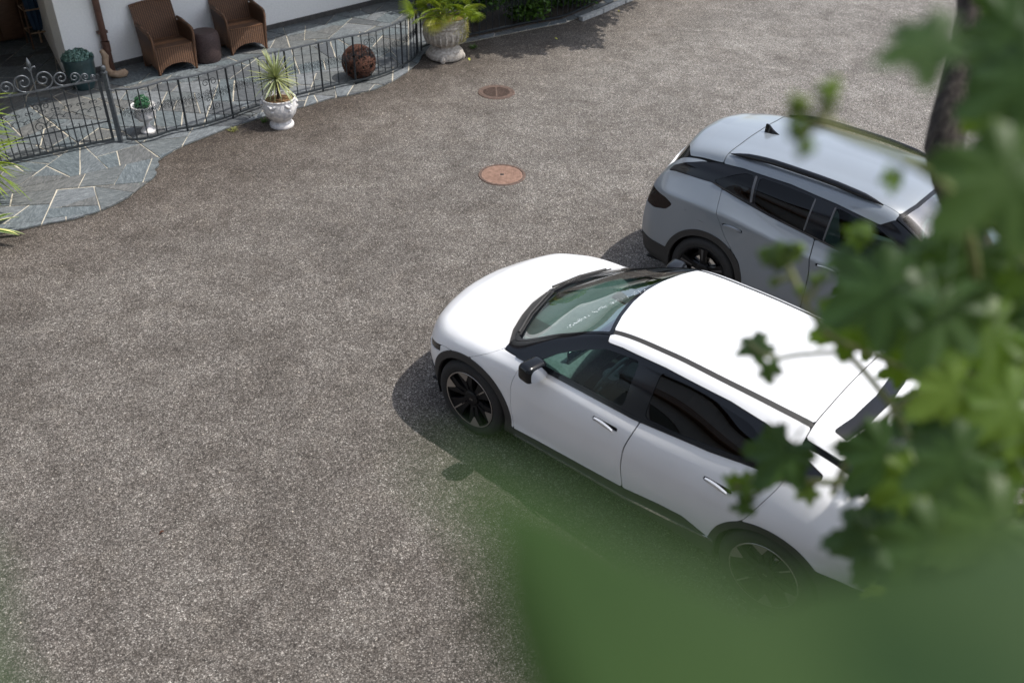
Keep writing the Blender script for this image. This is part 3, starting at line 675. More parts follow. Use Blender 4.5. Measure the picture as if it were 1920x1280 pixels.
EV_SPEC = dict(st=EV, paint='white_paint', hubs=(0, 2.80), arch=(.395, .0), wheel='ev', track=.815, under=(-.6, 3.55), ditch=True, flush_out=True, drv=1, seatm='interior',
 lower=[(-2, .44), (-.62, .44), (-.3, .42), (.5, .34), (1.0, .365), (1.6, .395), (1.9, .445), (2.12, .47), (2.32, .425), (2.9, .5), (3.05, .68), (3.3, .70), (4, .66)],
 greenhouse=[(.30, 1.01), (.70, 1.042), (1.58, 1.052), (1.74, 1.068), (2.2, 1.12), (2.45, 1.165), (2.62, 1.19), (2.80, 1.22), (2.95, 1.265), (2.95, 1.285), (2.75, 1.345), (2.48, 1.405), (2.2, 1.432), (1.67, 1.442), (1.3, 1.430), (1.17, 1.415), (1.10, 1.52), (.95, 1.46), (.5, 1.2), (.3, 1.06)], ghv=8.0,
 panes=[([(.66, 1.075), (1.47, 1.085), (1.47, 1.408), (1.18, 1.375), (.96, 1.275), (.80, 1.185)], 'glass_side'), ([(1.66, 1.095), (1.9, 1.11), (2.2, 1.15), (2.42, 1.19), (2.50, 1.215), (2.50, 1.33), (2.38, 1.372), (2.0, 1.405), (1.66, 1.412)], 'glass_dark'), ([(2.56, 1.225), (2.74, 1.25), (2.80, 1.27), (2.56, 1.335)], 'glass_dark')],
 header=[(0, 1.035), (.2, 1.05), (.4, 1.09), (.55, 1.14), (.62, 1.17), (.75, 1.2)], cowl=[(0, .10), (.2, .115), (.4, .17), (.6, .25), (.72, .31), (.9, .34)],
 hood_back=[(0, .035), (.2, .05), (.4, .105), (.6, .185), (.74, .27), (.80, .31), (1, .40)], hood_side=[(0, -.2), (.79, -.05), (.83, .0), (1.0, .28), (1.05, .36), (1.2, .5)], hood_z=[(-1, .655), (-.7, .655), (-.58, .675), (-.45, .72), (-.3, .775), (-.15, .80), (.5, .82)], headlight_h=.06,
 roof_rear=[(0, 2.74), (.5, 2.74), (1, 2.74)], spoiler_end=[(0, 3.12), (.3, 3.10), (.5, 3.06), (.62, 3.0), (.8, 2.95)], spoiler_strip=(.20, .10, .50), rearglass_end=[(0, 3.50), (.5, 3.42), (.7, 3.30), (.8, 3.2)],
 tail_lamp=[(3.36, .93), (3.56, .96), (3.9, .93), (3.9, 1.0), (3.60, 1.0), (3.42, 1.02)],
 doors=[[(.50, .30), (.46, .60), (.47, .80), (.52, .97), (.60, 1.10), (.60, 1.7), (1.68, 1.7), (1.64, 1.05), (1.57, .80), (1.555, .62), (1.59, .30)], [(1.595, .30), (1.56, .62), (1.575, .80), (1.645, 1.05), (1.685, 1.7), (2.85, 1.7), (2.74, 1.15), (2.58, .78), (2.40, .60), (2.32, .30)]],
 handles=[(1.38, .915), (2.345, .94)], belt=[(.45, 1.03), (.70, 1.048), (1.58, 1.058), (1.74, 1.074), (2.2, 1.126), (2.45, 1.172), (2.62, 1.197), (2.80, 1.226), (2.9, 1.25)], sill=[(.50, .285), (1.62, .318), (2.1, .375), (2.40, .43)],
 dash=.62, mirror=(.72, .975, 1.09))
GR = [
 [(-.50,.70,.20),(-.55,.74,.25),(-.60,.76,.42),(-.66,.74,.50),(-.72,.68,.52),(-.77,.58,.52),(-.81,.46,.52),(-.84,.34,.52),(-.86,.22,.52),(-.87,.11,.52),(-.875,0,.52)],
 [(-.45,.75,.20),(-.49,.80,.25),(-.52,.83,.42),(-.57,.82,.66),(-.62,.74,.80),(-.68,.64,.85),(-.72,.52,.87),(-.75,.39,.885),(-.77,.26,.89),(-.785,.13,.895),(-.79,0,.90)],
 [(-.33,.80,.20),(-.36,.87,.25),(-.38,.89,.42),(-.38,.90,.72),(-.40,.84,.89),(-.42,.75,.94),(-.44,.63,.955),(-.46,.49,.965),(-.47,.33,.975),(-.48,.16,.98),(-.48,0,.98)],
 [(-.05,.80,.20),(-.05,.90,.25),(-.05,.925,.42),(-.05,.93,.80),(-.05,.885,.95),(-.05,.82,1.0),(-.06,.74,1.015),(-.08,.62,1.025),(-.10,.45,1.03),(-.12,.24,1.035),(-.13,0,1.04)],
 [(.36,.80,.20),(.36,.90,.25),(.36,.92,.42),(.36,.93,.78),(.36,.91,.95),(.36,.875,1.02),(.36,.85,1.04),(.36,.81,1.07),(.33,.75,1.085),(.18,.42,1.095),(.12,0,1.10)],
 [(.74,.80,.20),(.74,.90,.25),(.74,.918,.41),(.74,.932,.76),(.74,.915,.95),(.74,.88,1.035),(.75,.82,1.16),(.75,.755,1.285),(.75,.71,1.32),(.63,.38,1.35),(.56,0,1.36)],
 [(1.12,.80,.20),(1.12,.90,.25),(1.12,.918,.41),(1.12,.932,.76),(1.12,.918,.95),(1.12,.882,1.05),(1.13,.80,1.23),(1.13,.715,1.395),(1.12,.66,1.49),(1.05,.36,1.555),(1.02,0,1.57)],
 [(1.62,.80,.20),(1.62,.90,.25),(1.62,.918,.41),(1.62,.932,.76),(1.62,.922,.96),(1.62,.88,1.11),(1.62,.795,1.29),(1.62,.705,1.46),(1.62,.655,1.54),(1.62,.35,1.60),(1.62,0,1.615)],
 [(2.1,.80,.20),(2.1,.90,.25),(2.1,.918,.41),(2.1,.932,.78),(2.1,.925,1.02),(2.1,.872,1.175),(2.1,.79,1.345),(2.1,.70,1.495),(2.1,.655,1.56),(2.1,.35,1.615),(2.1,0,1.63)],
 [(2.5,.80,.20),(2.5,.91,.25),(2.5,.93,.42),(2.5,.94,.80),(2.5,.928,1.075),(2.5,.86,1.24),(2.5,.78,1.39),(2.5,.70,1.495),(2.5,.655,1.56),(2.5,.345,1.612),(2.5,0,1.625)],
 [(2.83,.80,.20),(2.83,.91,.25),(2.83,.93,.42),(2.83,.94,.82),(2.83,.924,1.09),(2.83,.845,1.295),(2.83,.765,1.41),(2.83,.69,1.475),(2.83,.65,1.54),(2.83,.34,1.59),(2.83,0,1.605)],
 [(3.12,.78,.20),(3.12,.89,.25),(3.12,.915,.42),(3.12,.93,.84),(3.12,.905,1.09),(3.12,.81,1.275),(3.12,.735,1.38),(3.12,.665,1.44),(3.12,.62,1.495),(3.13,.33,1.55),(3.14,0,1.565)],
 [(3.30,.74,.22),(3.31,.86,.28),(3.32,.89,.45),(3.32,.905,.85),(3.32,.87,1.08),(3.30,.77,1.245),(3.30,.70,1.32),(3.29,.64,1.385),(3.29,.59,1.44),(3.33,.31,1.51),(3.35,0,1.525)],
 [(3.42,.70,.22),(3.44,.82,.28),(3.45,.86,.47),(3.45,.87,.86),(3.44,.82,1.06),(3.44,.73,1.18),(3.44,.67,1.215),(3.45,.60,1.24),(3.45,.54,1.26),(3.50,.29,1.29),(3.52,0,1.30)],
 [(3.50,.66,.24),(3.53,.77,.30),(3.54,.81,.47),(3.55,.82,.84),(3.54,.77,.99),(3.54,.70,1.07),(3.55,.62,1.09),(3.56,.54,1.10),(3.57,.46,1.105),(3.60,.24,1.12),(3.61,0,1.125)],
 [(3.52,.62,.26),(3.56,.72,.32),(3.58,.77,.46),(3.59,.79,.62),(3.60,.74,.78),(3.61,.66,.82),(3.62,.58,.83),(3.63,.49,.84),(3.64,.38,.845),(3.66,.19,.85),(3.67,0,.85)],
 [(3.50,.60,.28),(3.54,.68,.33),(3.56,.72,.40),(3.58,.74,.46),(3.61,.70,.50),(3.63,.62,.50),(3.64,.54,.50),(3.65,.45,.50),(3.66,.34,.50),(3.67,.17,.50),(3.68,0,.50)],
]
GR_SPEC = dict(st=GR, paint='grey_paint', hubs=(0, 2.765), arch=(.395, .0), wheel='grey', track=.805, under=(-.6, 3.5), ditch=False, flush_out=False, drv=1, seatm='interior_dark',
 lower=[(-2, .44), (-.62, .44), (-.3, .42), (.5, .36), (1.6, .36), (2.3, .38), (3.2, .48), (4, .50)],
 greenhouse=[(.34, 1.035), (.75, 1.05), (1.3, 1.075), (1.66, 1.125), (2.18, 1.19), (2.5, 1.245), (2.85, 1.315), (3.12, 1.29), (3.30, 1.262), (3.40, 1.235), (3.36, 1.29), (3.22, 1.37), (3.05, 1.432), (2.85, 1.478), (2.6, 1.50), (2.1, 1.50), (1.62, 1.46), (1.2, 1.405), (1.1, 1.47), (.95, 1.48), (.5, 1.25), (.34, 1.10)], ghv=8.0,
 panes=[([(.66, 1.08), (1.3, 1.10), (1.62, 1.145), (1.62, 1.43), (1.2, 1.375), (.95, 1.28)], 'glass_side'), ([(1.82, 1.175), (2.18, 1.215), (2.36, 1.245), (2.40, 1.475), (2.1, 1.47), (1.82, 1.448)], 'glass_dark'), ([(2.43, 1.26), (2.60, 1.285), (2.84, 1.335), (2.66, 1.43), (2.56, 1.468), (2.46, 1.475)], 'glass_dark')],
 header=[(0, 1.0), (.2, 1.01), (.4, 1.03), (.55, 1.06), (.7, 1.10)], cowl=[(0, .10), (.2, .115), (.4, .17), (.6, .26), (.75, .34), (.9, .36)],
 hood_back=[(0, .035), (.2, .05), (.4, .105), (.6, .19), (.78, .30), (1, .40)], hood_side=[(0, -.2), (.79, -.05), (.83, .0), (1.0, .28), (1.05, .36), (1.2, .5)], hood_z=[(-1, .70), (-.7, .70), (-.45, .76), (-.15, .84), (.5, .90)], headlight_h=.10,
 roof_rear=[(0, 2.80), (.5, 2.81), (1, 2.83)], spoiler_end=[(0, 3.36), (.3, 3.35), (.5, 3.31), (.62, 3.23), (.8, 3.05)], rearglass_end=[(0, 3.545), (.5, 3.52), (.68, 3.45), (.8, 3.40)], spv=7.15,
 tail_lamp=[(3.20, .985), (3.28, .90), (3.42, .865), (3.9, .88), (3.9, 1.02), (3.5, 1.035), (3.3, 1.03)],
 doors=[[(.50, .30), (.46, .60), (.47, .80), (.52, .97), (.60, 1.10), (.60, 1.7), (1.72, 1.7), (1.70, 1.12), (1.655, .80), (1.66, .30)], [(1.665, .30), (1.66, .80), (1.705, 1.12), (1.725, 1.7), (2.75, 1.7), (2.72, 1.25), (2.69, 1.08), (2.56, .85), (2.36, .62), (2.28, .30)]],
 handles=[(1.50, .92), (2.50, .98)], belt=[(.45, 1.045), (.75, 1.055), (1.3, 1.08), (1.66, 1.13), (2.18, 1.195), (2.5, 1.25), (2.85, 1.32)],
 window_trims=[[(2.388, 1.245), (2.412, 1.247), (2.452, 1.480), (2.428, 1.480)], [(1.815, 1.16), (1.832, 1.16), (1.832, 1.452), (1.815, 1.452)], [(1.615, 1.13), (1.632, 1.13), (1.632, 1.44), (1.615, 1.44)]],
 extra_gaps=[[(2.77, .93), (3.03, .93), (3.05, 1.09), (2.80, 1.09)]],
 dash=.58, dash_drop=-.04, mirror=(.70, .985, 1.06))
EV_SPEC['arch'] = (.402, (.466, .455)); GR_SPEC['arch'] = (.40, (.465, .465))
EV_SPEC['corner'] = (3,); GR_SPEC['corner'] = (4,)
for r_ in GR[6:13]: r_[4] = (r_[4][0], r_[4][1]+.016, r_[4][2]-.004); r_[5] = (r_[5][0], r_[5][1]-.022, r_[5][2]); r_[3] = (r_[3][0], r_[3][1]-.012, r_[3][2])

w_car = thing('parked_car', 'white electric crossover parked nearest the camera with black window surrounds', 'car', (.2564, 6.872, 0), -.7092, 'cars parked side by side')
gW = car(w_car, EV_SPEC)
g_car = thing('parked_car', 'metallic grey SUV with black roof rails parked beyond the white car', 'car', (4.6622, 7.3012, 0), 2.4634, 'cars parked side by side')
gG = car(g_car, GR_SPEC)

# wipers on the white car
for pts in ([(.10, -.02), (.20, -.40), (.30, -.66)], [(.06, .06), (.12, .36), (.22, .62)]):
    P3 = []
    for x, y in pts:
        k = np.argmin((gW.P[..., 0]-x)**2+(gW.P[..., 1]-abs(y))**2+(gW.P[..., 2] < .9)*9); q = gW.P.reshape(-1, 3)[k]; P3.append((x, y, q[2]+.022))
    w_ = MB().tube(P3, .011, 6); wo = w_.obj('wiper', M['cladding'], w_car)
    MB().tube([(p[0]+.035, p[1]*1.04, p[2]+.004) for p in P3], .007, 5).obj('wiper_blade', M['tyre'], wo)
# roof rails and aerial on the grey car
for sg in (-1, 1):
    P3 = []
    for t in np.linspace(0, 1, 18):
        x = 1.24+1.54*t; i = np.argmin((gG.P[..., 0]-x)**2+(gG.P[..., 1]-.625)**2+(gG.P[..., 2] < 1.2)*9); q = gG.P.reshape(-1, 3)[i]
        P3.append((x, sg*.63, q[2]+.012+.034*min(1, 5*t*(1-t)+.0)))
    b = MB().tube(P3, [.006+.023*min(1, 9*t*(1-t)) for t in np.linspace(0, 1, 18)], 10); b.obj('roof_rail', M['gloss_black'], g_car, angle=60)
fin = MB()
for t, w_, h in ((0, .004, .012), (.25, .022, .03), (.5, .030, .05), (.75, .028, .085), (.92, .02, .095), (1, .012, .088)):
    x = 2.58+.17*t; z0 = 1.605; fin.v += [(x, -w_, z0), (x, -w_*.3, z0+h), (x, w_*.3, z0+h), (x, w_, z0)]
for i in range(5):
    for j in range(4): fin.f.append((4*i+j, 4*i+(j+1) % 4, 4*i+4+(j+1) % 4, 4*i+4+j))
fin.f += [(3, 2, 1, 0), (20, 21, 22, 23)]
fin.obj('shark_fin_aerial', M['gloss_black'], g_car)
# line of drops left by the rain at the header of the white car's windscreen
dr = MB()
for k in range(90):
    t = random.random(); y = -.60+.62*t+random.gauss(0, .012); x = .74+.30*t**1.1+random.gauss(0, .012)
    i = np.argmin((gW.P[..., 0]-x)**2+(gW.P[..., 1]-abs(y))**2+(gW.P[..., 2] < 1.05)*9); q = gW.P.reshape(-1, 3)[i]; r0 = random.uniform(.002, .0055)
    ico = [(0, 0, 1), (.89, 0, .45), (.28, .85, .45), (-.72, .53, .45), (-.72, -.53, .45), (.28, -.85, .45)]
    dr.add([(q[0]+a*r0, y+b*r0, q[2]+.003+c*r0*.7) for a, b, c in ico], [(0, 1, 2), (0, 2, 3), (0, 3, 4), (0, 4, 5), (0, 5, 1)])
tag(dr.obj('water_drops', M['water'], w_car), kind='stuff')

# ------------------------------------------------------------------ ground and terrace
gb = MB(); gb.v = [(-70, -40, 0), (80, -40, 0), (80, 110, 0), (-70, 110, 0)]; gb.f = [(0, 1, 2, 3)]
struct('asphalt_yard', gb, M['asphalt'], smooth=False, fix=False)
OUT = [(-9.6, 7.6), (-6.9, 8.75), (-6.2, 9.18), (-5.89, 9.36), (-5.66, 9.47), (-5.46, 9.60), (-5.2, 9.72), (-4.98, 9.91), (-4.84, 10.1), (-4.74, 10.31), (-4.67, 10.6), (-4.60, 10.84), (-4.60, 10.97), (-4.66, 11.05), (-4.64, 11.2), (-4.70, 11.31), (-4.67, 11.45), (-4.6, 11.62), (-4.5, 11.82), (-4.38, 11.98), (-4.22, 12.2), (-4.06, 12.42), (-3.81, 12.66), (-3.5, 12.98), (-3.12, 13.27), (-2.82, 13.58), (-2.5, 13.75), (-2.2, 13.98), (-1.95, 14.36), (-1.76, 14.8), (-1.64, 15.2), (-1.60, 15.6), (-1.3, 15.95), (-.95, 16.22), (-.55, 16.5), (.25, 17.05), (.85, 17.45), (1.3, 18.0), (1.75, 18.7), (2.6, 19.6), (2.6, 22.8), (-2, 22.8), (-9.6, 22.8)]
tb = MB().prism([(x-.011, y+.011) for x, y in OUT], -.05, .022); struct('terrace', tb, M['mortar'], smooth=False)
terrace = [o for o in COL.objects if o.name == 'terrace'][0]
def clip_poly(poly, a, b, c):
    """keep a*x+b*y<=c"""
    out = []
    for i in range(len(poly)):
        p, q = poly[i], poly[(i+1) % len(poly)]; fp, fq = a*p[0]+b*p[1]-c, a*q[0]+b*q[1]-c
        if fp <= 0: out.append(p)
        if fp*fq < 0: t = fp/(fp-fq); out.append((p[0]+(q[0]-p[0])*t, p[1]+(q[1]-p[1])*t))
    return out
def area(p): return abs(sum(p[i][0]*p[(i+1) % len(p)][1]-p[(i+1) % len(p)][0]*p[i][1] for i in range(len(p))))/2
def inset_convex(p, d):
    """shrink a convex polygon by d"""
    a_ = sum(p[i][0]*p[(i+1) % len(p)][1]-p[(i+1) % len(p)][0]*p[i][1] for i in range(len(p)))
    if a_ < 0: p = p[::-1]
    q = p
    for i in range(len(p)):
        x0, y0 = p[i]; x1, y1 = p[(i+1) % len(p)]; l = math.hypot(x1-x0, y1-y0)
        if l < 1e-6: continue
        nx, ny = (y1-y0)/l, -(x1-x0)/l; q = clip_poly(q, nx, ny, nx*x0+ny*y0-d*random.uniform(.6, 1.5))
        if len(q) < 3: return []
    return q
def split(poly, amin, rnd):
    if area(poly) < amin*rnd.uniform(.55, 1.9): return [poly]
    k = len(poly); L = [math.hypot(poly[(i+1) % k][0]-poly[i][0], poly[(i+1) % k][1]-poly[i][1]) for i in range(k)]
    i = max(range(k), key=lambda j: L[j]*rnd.uniform(.8, 1.2)); p, q = poly[i], poly[(i+1) % k]; t = rnd.uniform(.33, .67)
    mx, my = p[0]+(q[0]-p[0])*t, p[1]+(q[1]-p[1])*t; an = math.atan2(q[1]-p[1], q[0]-p[0])+math.pi/2+rnd.uniform(-.55, .55)
    a, b = -math.sin(an), math.cos(an); c = a*mx+b*my
    A, B = clip_poly(poly, a, b, c), clip_poly(poly, -a, -b, -c); o = []
    for s_ in (A, B):
        if len(s_) >= 3 and area(s_) > .002: o += split(s_, amin, rnd)
    return o
rnd = random.Random(12)
cells = split([(-9.7, 7.5), (.5, 7.5), (3, 19.8), (3, 22), (-9.7, 22)], .21, rnd)
# trim every stone with the terrace outline (outline clipped by the convex stone)
OI = []
for i in range(len(OUT)):
    OI.append(OUT[i])
cx_, cy_ = -6, 16
nst = 0; cand = []
for c in cells:
    c = inset_convex(c, .0075)
    if len(c) < 3 or area(c) < .002: continue
    poly = OI
    a_ = sum(c[i][0]*c[(i+1) % len(c)][1]-c[(i+1) % len(c)][0]*c[i][1] for i in range(len(c)))
    if a_ < 0: c = c[::-1]
    for i in range(len(c)):
        x0, y0 = c[i]; x1, y1 = c[(i+1) % len(c)]; l = math.hypot(x1-x0, y1-y0)
        if l < 1e-6: continue
        nx, ny = (y1-y0)/l, -(x1-x0)/l; poly = clip_poly(poly, nx, ny, nx*x0+ny*y0)
        if len(poly) < 3: break
    if len(poly) < 3 or area(poly) < .0025: continue
    mx = sum(p[0] for p in poly)/len(poly); my = sum(p[1] for p in poly)/len(poly)
    if my > 18.9 or mx < -9.3: continue
    cand.append((math.hypot(mx, my), poly, mx, my))
cand.sort(key=lambda q: q[0])
def in_view(x, y, mu=60, mv=45):
    d = Vector((x, y, 0))-CAM; z = d.dot(fw); return -mu < 960+FPX*d.dot(rt)/z < 1980 and -mv < 640-FPX*d.dot(up)/z
cand = [q for q in cand if in_view(q[2], q[3])]; far_st = MB()
for k_, (_, poly, mx, my) in enumerate(cand):
    if k_ >= 298:          # past the limit: the farthest slabs stay real geometry in one part
        a_ = sum(poly[i][0]*poly[(i+1) % len(poly)][1]-poly[(i+1) % len(poly)][0]*poly[i][1] for i in range(len(poly))); far_st.prism(poly if a_ > 0 else poly[::-1], .015, .031); continue
    # wander the edges a little, keep it centred on its own origin
    pts = []
    for i in range(len(poly)):
        p, q = poly[i], poly[(i+1) % len(poly)]; l = math.hypot(q[0]-p[0], q[1]-p[1]); k = max(1, int(l/.16))
        for j in range(k):
            t = j/k; w_ = rnd.uniform(-.004, .004) if j else 0
            pts.append((p[0]+(q[0]-p[0])*t-mx+w_, p[1]+(q[1]-p[1])*t-my+w_))
    h = .031+rnd.uniform(-.004, .005); b = MB(); n_ = len(pts)
    b.v = [(x, y, .015) for x, y in pts]+[(x, y, h-.002) for x, y in pts]+[(x*.985, y*.985, h) for x, y in pts]
    b.f = [(i, (i+1) % n_, n_+(i+1) % n_, n_+i) for i in range(n_)]+[(n_+i, n_+(i+1) % n_, 2*n_+(i+1) % n_, 2*n_+i) for i in range(n_)]+[tuple(range(2*n_, 3*n_))]
    o = put('paving_stone', b.mesh('paving_stone', M['slate'], smooth=False), terrace); o.location = (mx, my, 0)
print('slabs', len(cand))
if far_st.v: tag(far_st.obj('paving_stone', M['slate'], terrace, smooth=False), kind='stuff')
# pale kerb beyond the right-hand fence
kb = MB()
for (x0, y0, x1, y1) in ((1.14, 17.62, 1.55, 18.12), (1.56, 18.14, 2.02, 18.78), (2.04, 18.8, 2.6, 19.5)):
    d = Vector((x1-x0, y1-y0, 0)).normalized(); n_ = Vector((-d.y, d.x, 0))*.045
    kb.prism([(x0-n_.x, y0-n_.y), (x1-n_.x, y1-n_.y), (x1+n_.x, y1+n_.y), (x0+n_.x, y0+n_.y)], 0, .075)
o = kb.obj('kerb', M['pale_stone'], smooth=False); tag(o, kind='structure')

# ------------------------------------------------------------------ house behind the terrace
hs = thing('house', 'white plastered house with dark plinth and open porch behind the slate terrace', 'house', (-6.9, 14.1, 0), R(45))
# local frame: +x runs along the wall to the upper right, +y into the house
w = MB().box((0, 0, .12), (9, .35, 2.75)); w.obj('front_wall', M['plaster'], hs, smooth=False)
p = MB().box((.36, -.012, .0), (9, .3, .12)); p.obj('plinth', M['plinth'], hs, smooth=False)
w = MB(); w.v = [(0, 0, 0), (0, .35, 0), (-.42, 3.4, 0), (-.1, 3.4, 0), (.34, 0.36, 0)]; 
rv = MB().prism([(0.002, .352), (.6, .352), (1.35, 3.4), (.80, 3.4)], 0, 2.75); rv.obj('side_wall', M['plaster'], hs, smooth=False)
w = MB().box((-6, 3.4, 0), (9, 3.7, 2.75)); w.obj('back_wall', M['brown_wood'], hs, smooth=False)
w = MB().box((-6.2, -2, 0), (-6, 3.7, 2.75)); w.obj('end_wall', M['plaster'], hs, smooth=False)
# overhanging balcony slab that keeps the wall and half the terrace in shade: its edge follows the shadow line
sh = [(-7.34, 12.84), (-6.85, 13.22), (-6.33, 13.65), (-5.65, 14.44), (-5.11, 14.92), (-4.75, 15.5), (-4.14, 16.42), (-3.25, 17.34), (-2.54, 17.87), (.4, 20.5)]
hz_ = 2.75; kx = (hz_+.22)/math.tan(SUN_EL)
c45, s45 = math.cos(R(45)), math.sin(R(45))
def h2l(x, y): x -= -6.9; y -= 14.1; return (x*c45+y*s45, -x*s45+y*c45)
sl = [h2l(x+kx-.0, y) for x, y in sh]
sl = [(-6.2, -4.9)]+[(-3.5, -3.2)]+sl+[(9.6, 3.7), (-6.2, 3.7)]
b = MB().prism(sl, hz_, hz_+.22); b.obj('balcony_slab', M['plaster'], hs, smooth=False)
b = MB().box((-6, .2, hz_+.22), (9, 3.7, 5.6)); b.obj('upper_storey', M['plaster'], hs, smooth=False)
b = MB().box((-6.8, -1.4, 5.6), (9.8, 4.5, 5.85)); b.obj('roof', M['brown_wood'], hs, smooth=False)
# downpipe
dpx = .60
b = MB().tube([(dpx, -.075, 2.75), (dpx, -.075, .52)], .052, 14); b.lathe([(.052, .50), (.064, .50), (.064, .34), (.056, .33), (.056, .05), (.066, .04)], 16, center=(dpx, -.075, 0))
b.obj('downpipe', M['copper_pipe'], hs)
b = MB()
for z in (.62, 1.6): b.box((dpx-.075, -.09, z), (dpx+.075, -.01, z+.04))
b.obj('pipe_bracket', M['copper_pipe'], hs, smooth=False)
# things in the porch
cb = thing('cabinet', 'dark brown wooden cabinet standing in the shaded porch', 'cabinet', (-8.75, 15.75, .03), R(38))
rounded_box('cabinet_body', (-.35, -.25, .06), (.35, .25, .85), M['brown_wood'], cb, .01, 1)
for x in (-.17, .17): rounded_box('cabinet_door', (x-.16, -.268, .10), (x+.16, -.252, .80), M['brown_wood'], cb, .006, 1)
for x in (-.03, .03): MB().tube([(x, -.29, .45), (x, -.29, .55)], .008, 6).obj('cabinet_handle', M['iron'], cb)
MB().box((-.37, -.28, .85), (.37, .27, .875)).obj('cabinet_top', M['brown_wood'], cb, smooth=False)
st = thing('umbrella_stand', 'wooden trestle stand beside the porch wall holding a folded parasol', 'stand', (-8.0, 15.62, .03), R(38))
for x in (-.16, .16):
    for y in (-.16, .16): MB().tube([(x*1.15, y*1.15, 0), (x, y, .74)], .014, 6).obj('leg', M['brown_wood'], st)
for z in (.25, .62):
    for (a, b_) in (((-.17, -.17), (.17, -.17)), ((.17, -.17), (.17, .17)), ((.17, .17), (-.17, .17)), ((-.17, .17), (-.17, -.17))):
        MB().tube([(*a, z), (*b_, z)], .012, 6).obj('rail', M['drift'], st)
ps = thing('folded_parasol', 'folded dark blue parasol upright in the wooden stand', 'parasol', (-8.0, 15.62, .03))
b = MB(); P3 = []; K = 16
for i in range(14):
    t = i/13; r_ = .03+.075*math.sin(math.pi*min(1, .15+t*.8))**1.0
    for j in range(K):
        a = 2*math.pi*j/K; rr = r_*(1+.22*math.cos(8*a)); P3.append((math.cos(a)*rr, math.sin(a)*rr, .25+1.35*t))
b.v = P3
for i in range(13):
    for j in range(K): b.f.append((i*K+j, i*K+(j+1) % K, (i+1)*K+(j+1) % K, (i+1)*K+j))
b.obj('canopy', M['blue'], ps); MB().tube([(0, 0, .03), (0, 0, 1.75)], .016, 8).obj('pole', M['drift'], ps)

# driftwood leaning at the foot of the downpipe
b = MB().tube([(-6.42, 14.27, .42), (-6.36, 14.22, .36), (-6.37, 14.19, .26), (-6.36, 14.17, .17), (-6.30, 14.16, .10), (-6.20, 14.18, .085), (-6.12, 14.23, .10), (-6.09, 14.25, .13)], [.035, .052, .050, .052, .056, .058, .062, .035], 12)
o = b.obj('driftwood', M['drift'], angle=80); tag(o, 'curved pale driftwood root leaning on the white wall beside the brown downpipe', 'driftwood')

# ------------------------------------------------------------------ wrought-iron fence and gate
TOPZ, BOTZ = .78, .10
FL = [(-5.26, 11.83), (-5.10, 11.83), (-4.93, 11.93), (-4.77, 12.12), (-4.42, 12.34), (-4.14, 12.62), (-3.86, 12.98), (-3.62, 13.26), (-3.30, 13.52), (-2.74, 13.98), (-2.30, 14.30), (-1.90, 14.80), (-1.72, 15.22), (-1.68, 15.54)]
def resample(pts, step=None, n=None):
    P = [Vector(p) for p in pts]; L = [0]
    for a, b in zip(P, P[1:]): L.append(L[-1]+(b-a).length)
    T = L[-1]; n = n or max(2, int(round(T/step))+1); out = []
    for k in range(n):
        s = T*k/(n-1); i = max(0, min(len(P)-2, next((j for j in range(len(L)-1) if L[j+1] >= s-1e-9), len(P)-2)))
        t = (s-L[i])/max(1e-9, L[i+1]-L[i]); out.append(P[i].lerp(P[i+1], t))
    return out
def smooth_path(pts, n):
    t = np.r_[0, np.cumsum(np.linalg.norm(np.diff(np.array(pts), axis=0), axis=1))]; return [Vector((float(a), float(b))) for a, b in herm(t, np.array(pts, float), np.linspace(0, t[-1], n))]
def strip_rail(path, z, wd, h, name, mt, parent):
    """flat bar following a path"""
    b = MB(); k = len(path)
    for i, p in enumerate(path):
        d = (path[min(i+1, k-1)]-path[max(i-1, 0)]).normalized(); n_ = Vector((-d.y, d.x))*wd/2
        zz = z(i) if callable(z) else z
        b.v += [(p.x-n_.x, p.y-n_.y, zz), (p.x+n_.x, p.y+n_.y, zz), (p.x+n_.x, p.y+n_.y, zz+h), (p.x-n_.x, p.y-n_.y, zz+h)]
    for i in range(k-1):
        for j in range(4): b.f.append((4*i+j, 4*i+(j+1) % 4, 4*i+4+(j+1) % 4, 4*i+4+j))
    b.f += [(3, 2, 1, 0), (4*k-4, 4*k-3, 4*k-2, 4*k-1)]
    return b.obj(name, mt, parent, smooth=False)
def scroll2d(cx, cz, r0, turns, a0, sgn, n=20, r1=.25):
    """spiral starting on the outside at angle a0"""
    out = []
    for i in range(n+1):
        t = i/n; rr = r0*(1-(1-r1)*t); a = a0+sgn*turns*2*math.pi*t; out.append((cx+math.cos(a)*rr, cz+math.sin(a)*rr))
    return out
def place2d(pts2, org, d, z0=0):
    return [(org.x+d.x*x, org.y+d.y*x, z0+z) for x, z in pts2]
bar_me = MB().box((-.0065, -.0065, 0), (.0065, .0065, TOPZ-BOTZ)).mesh('baluster', M['iron'], smooth=False)
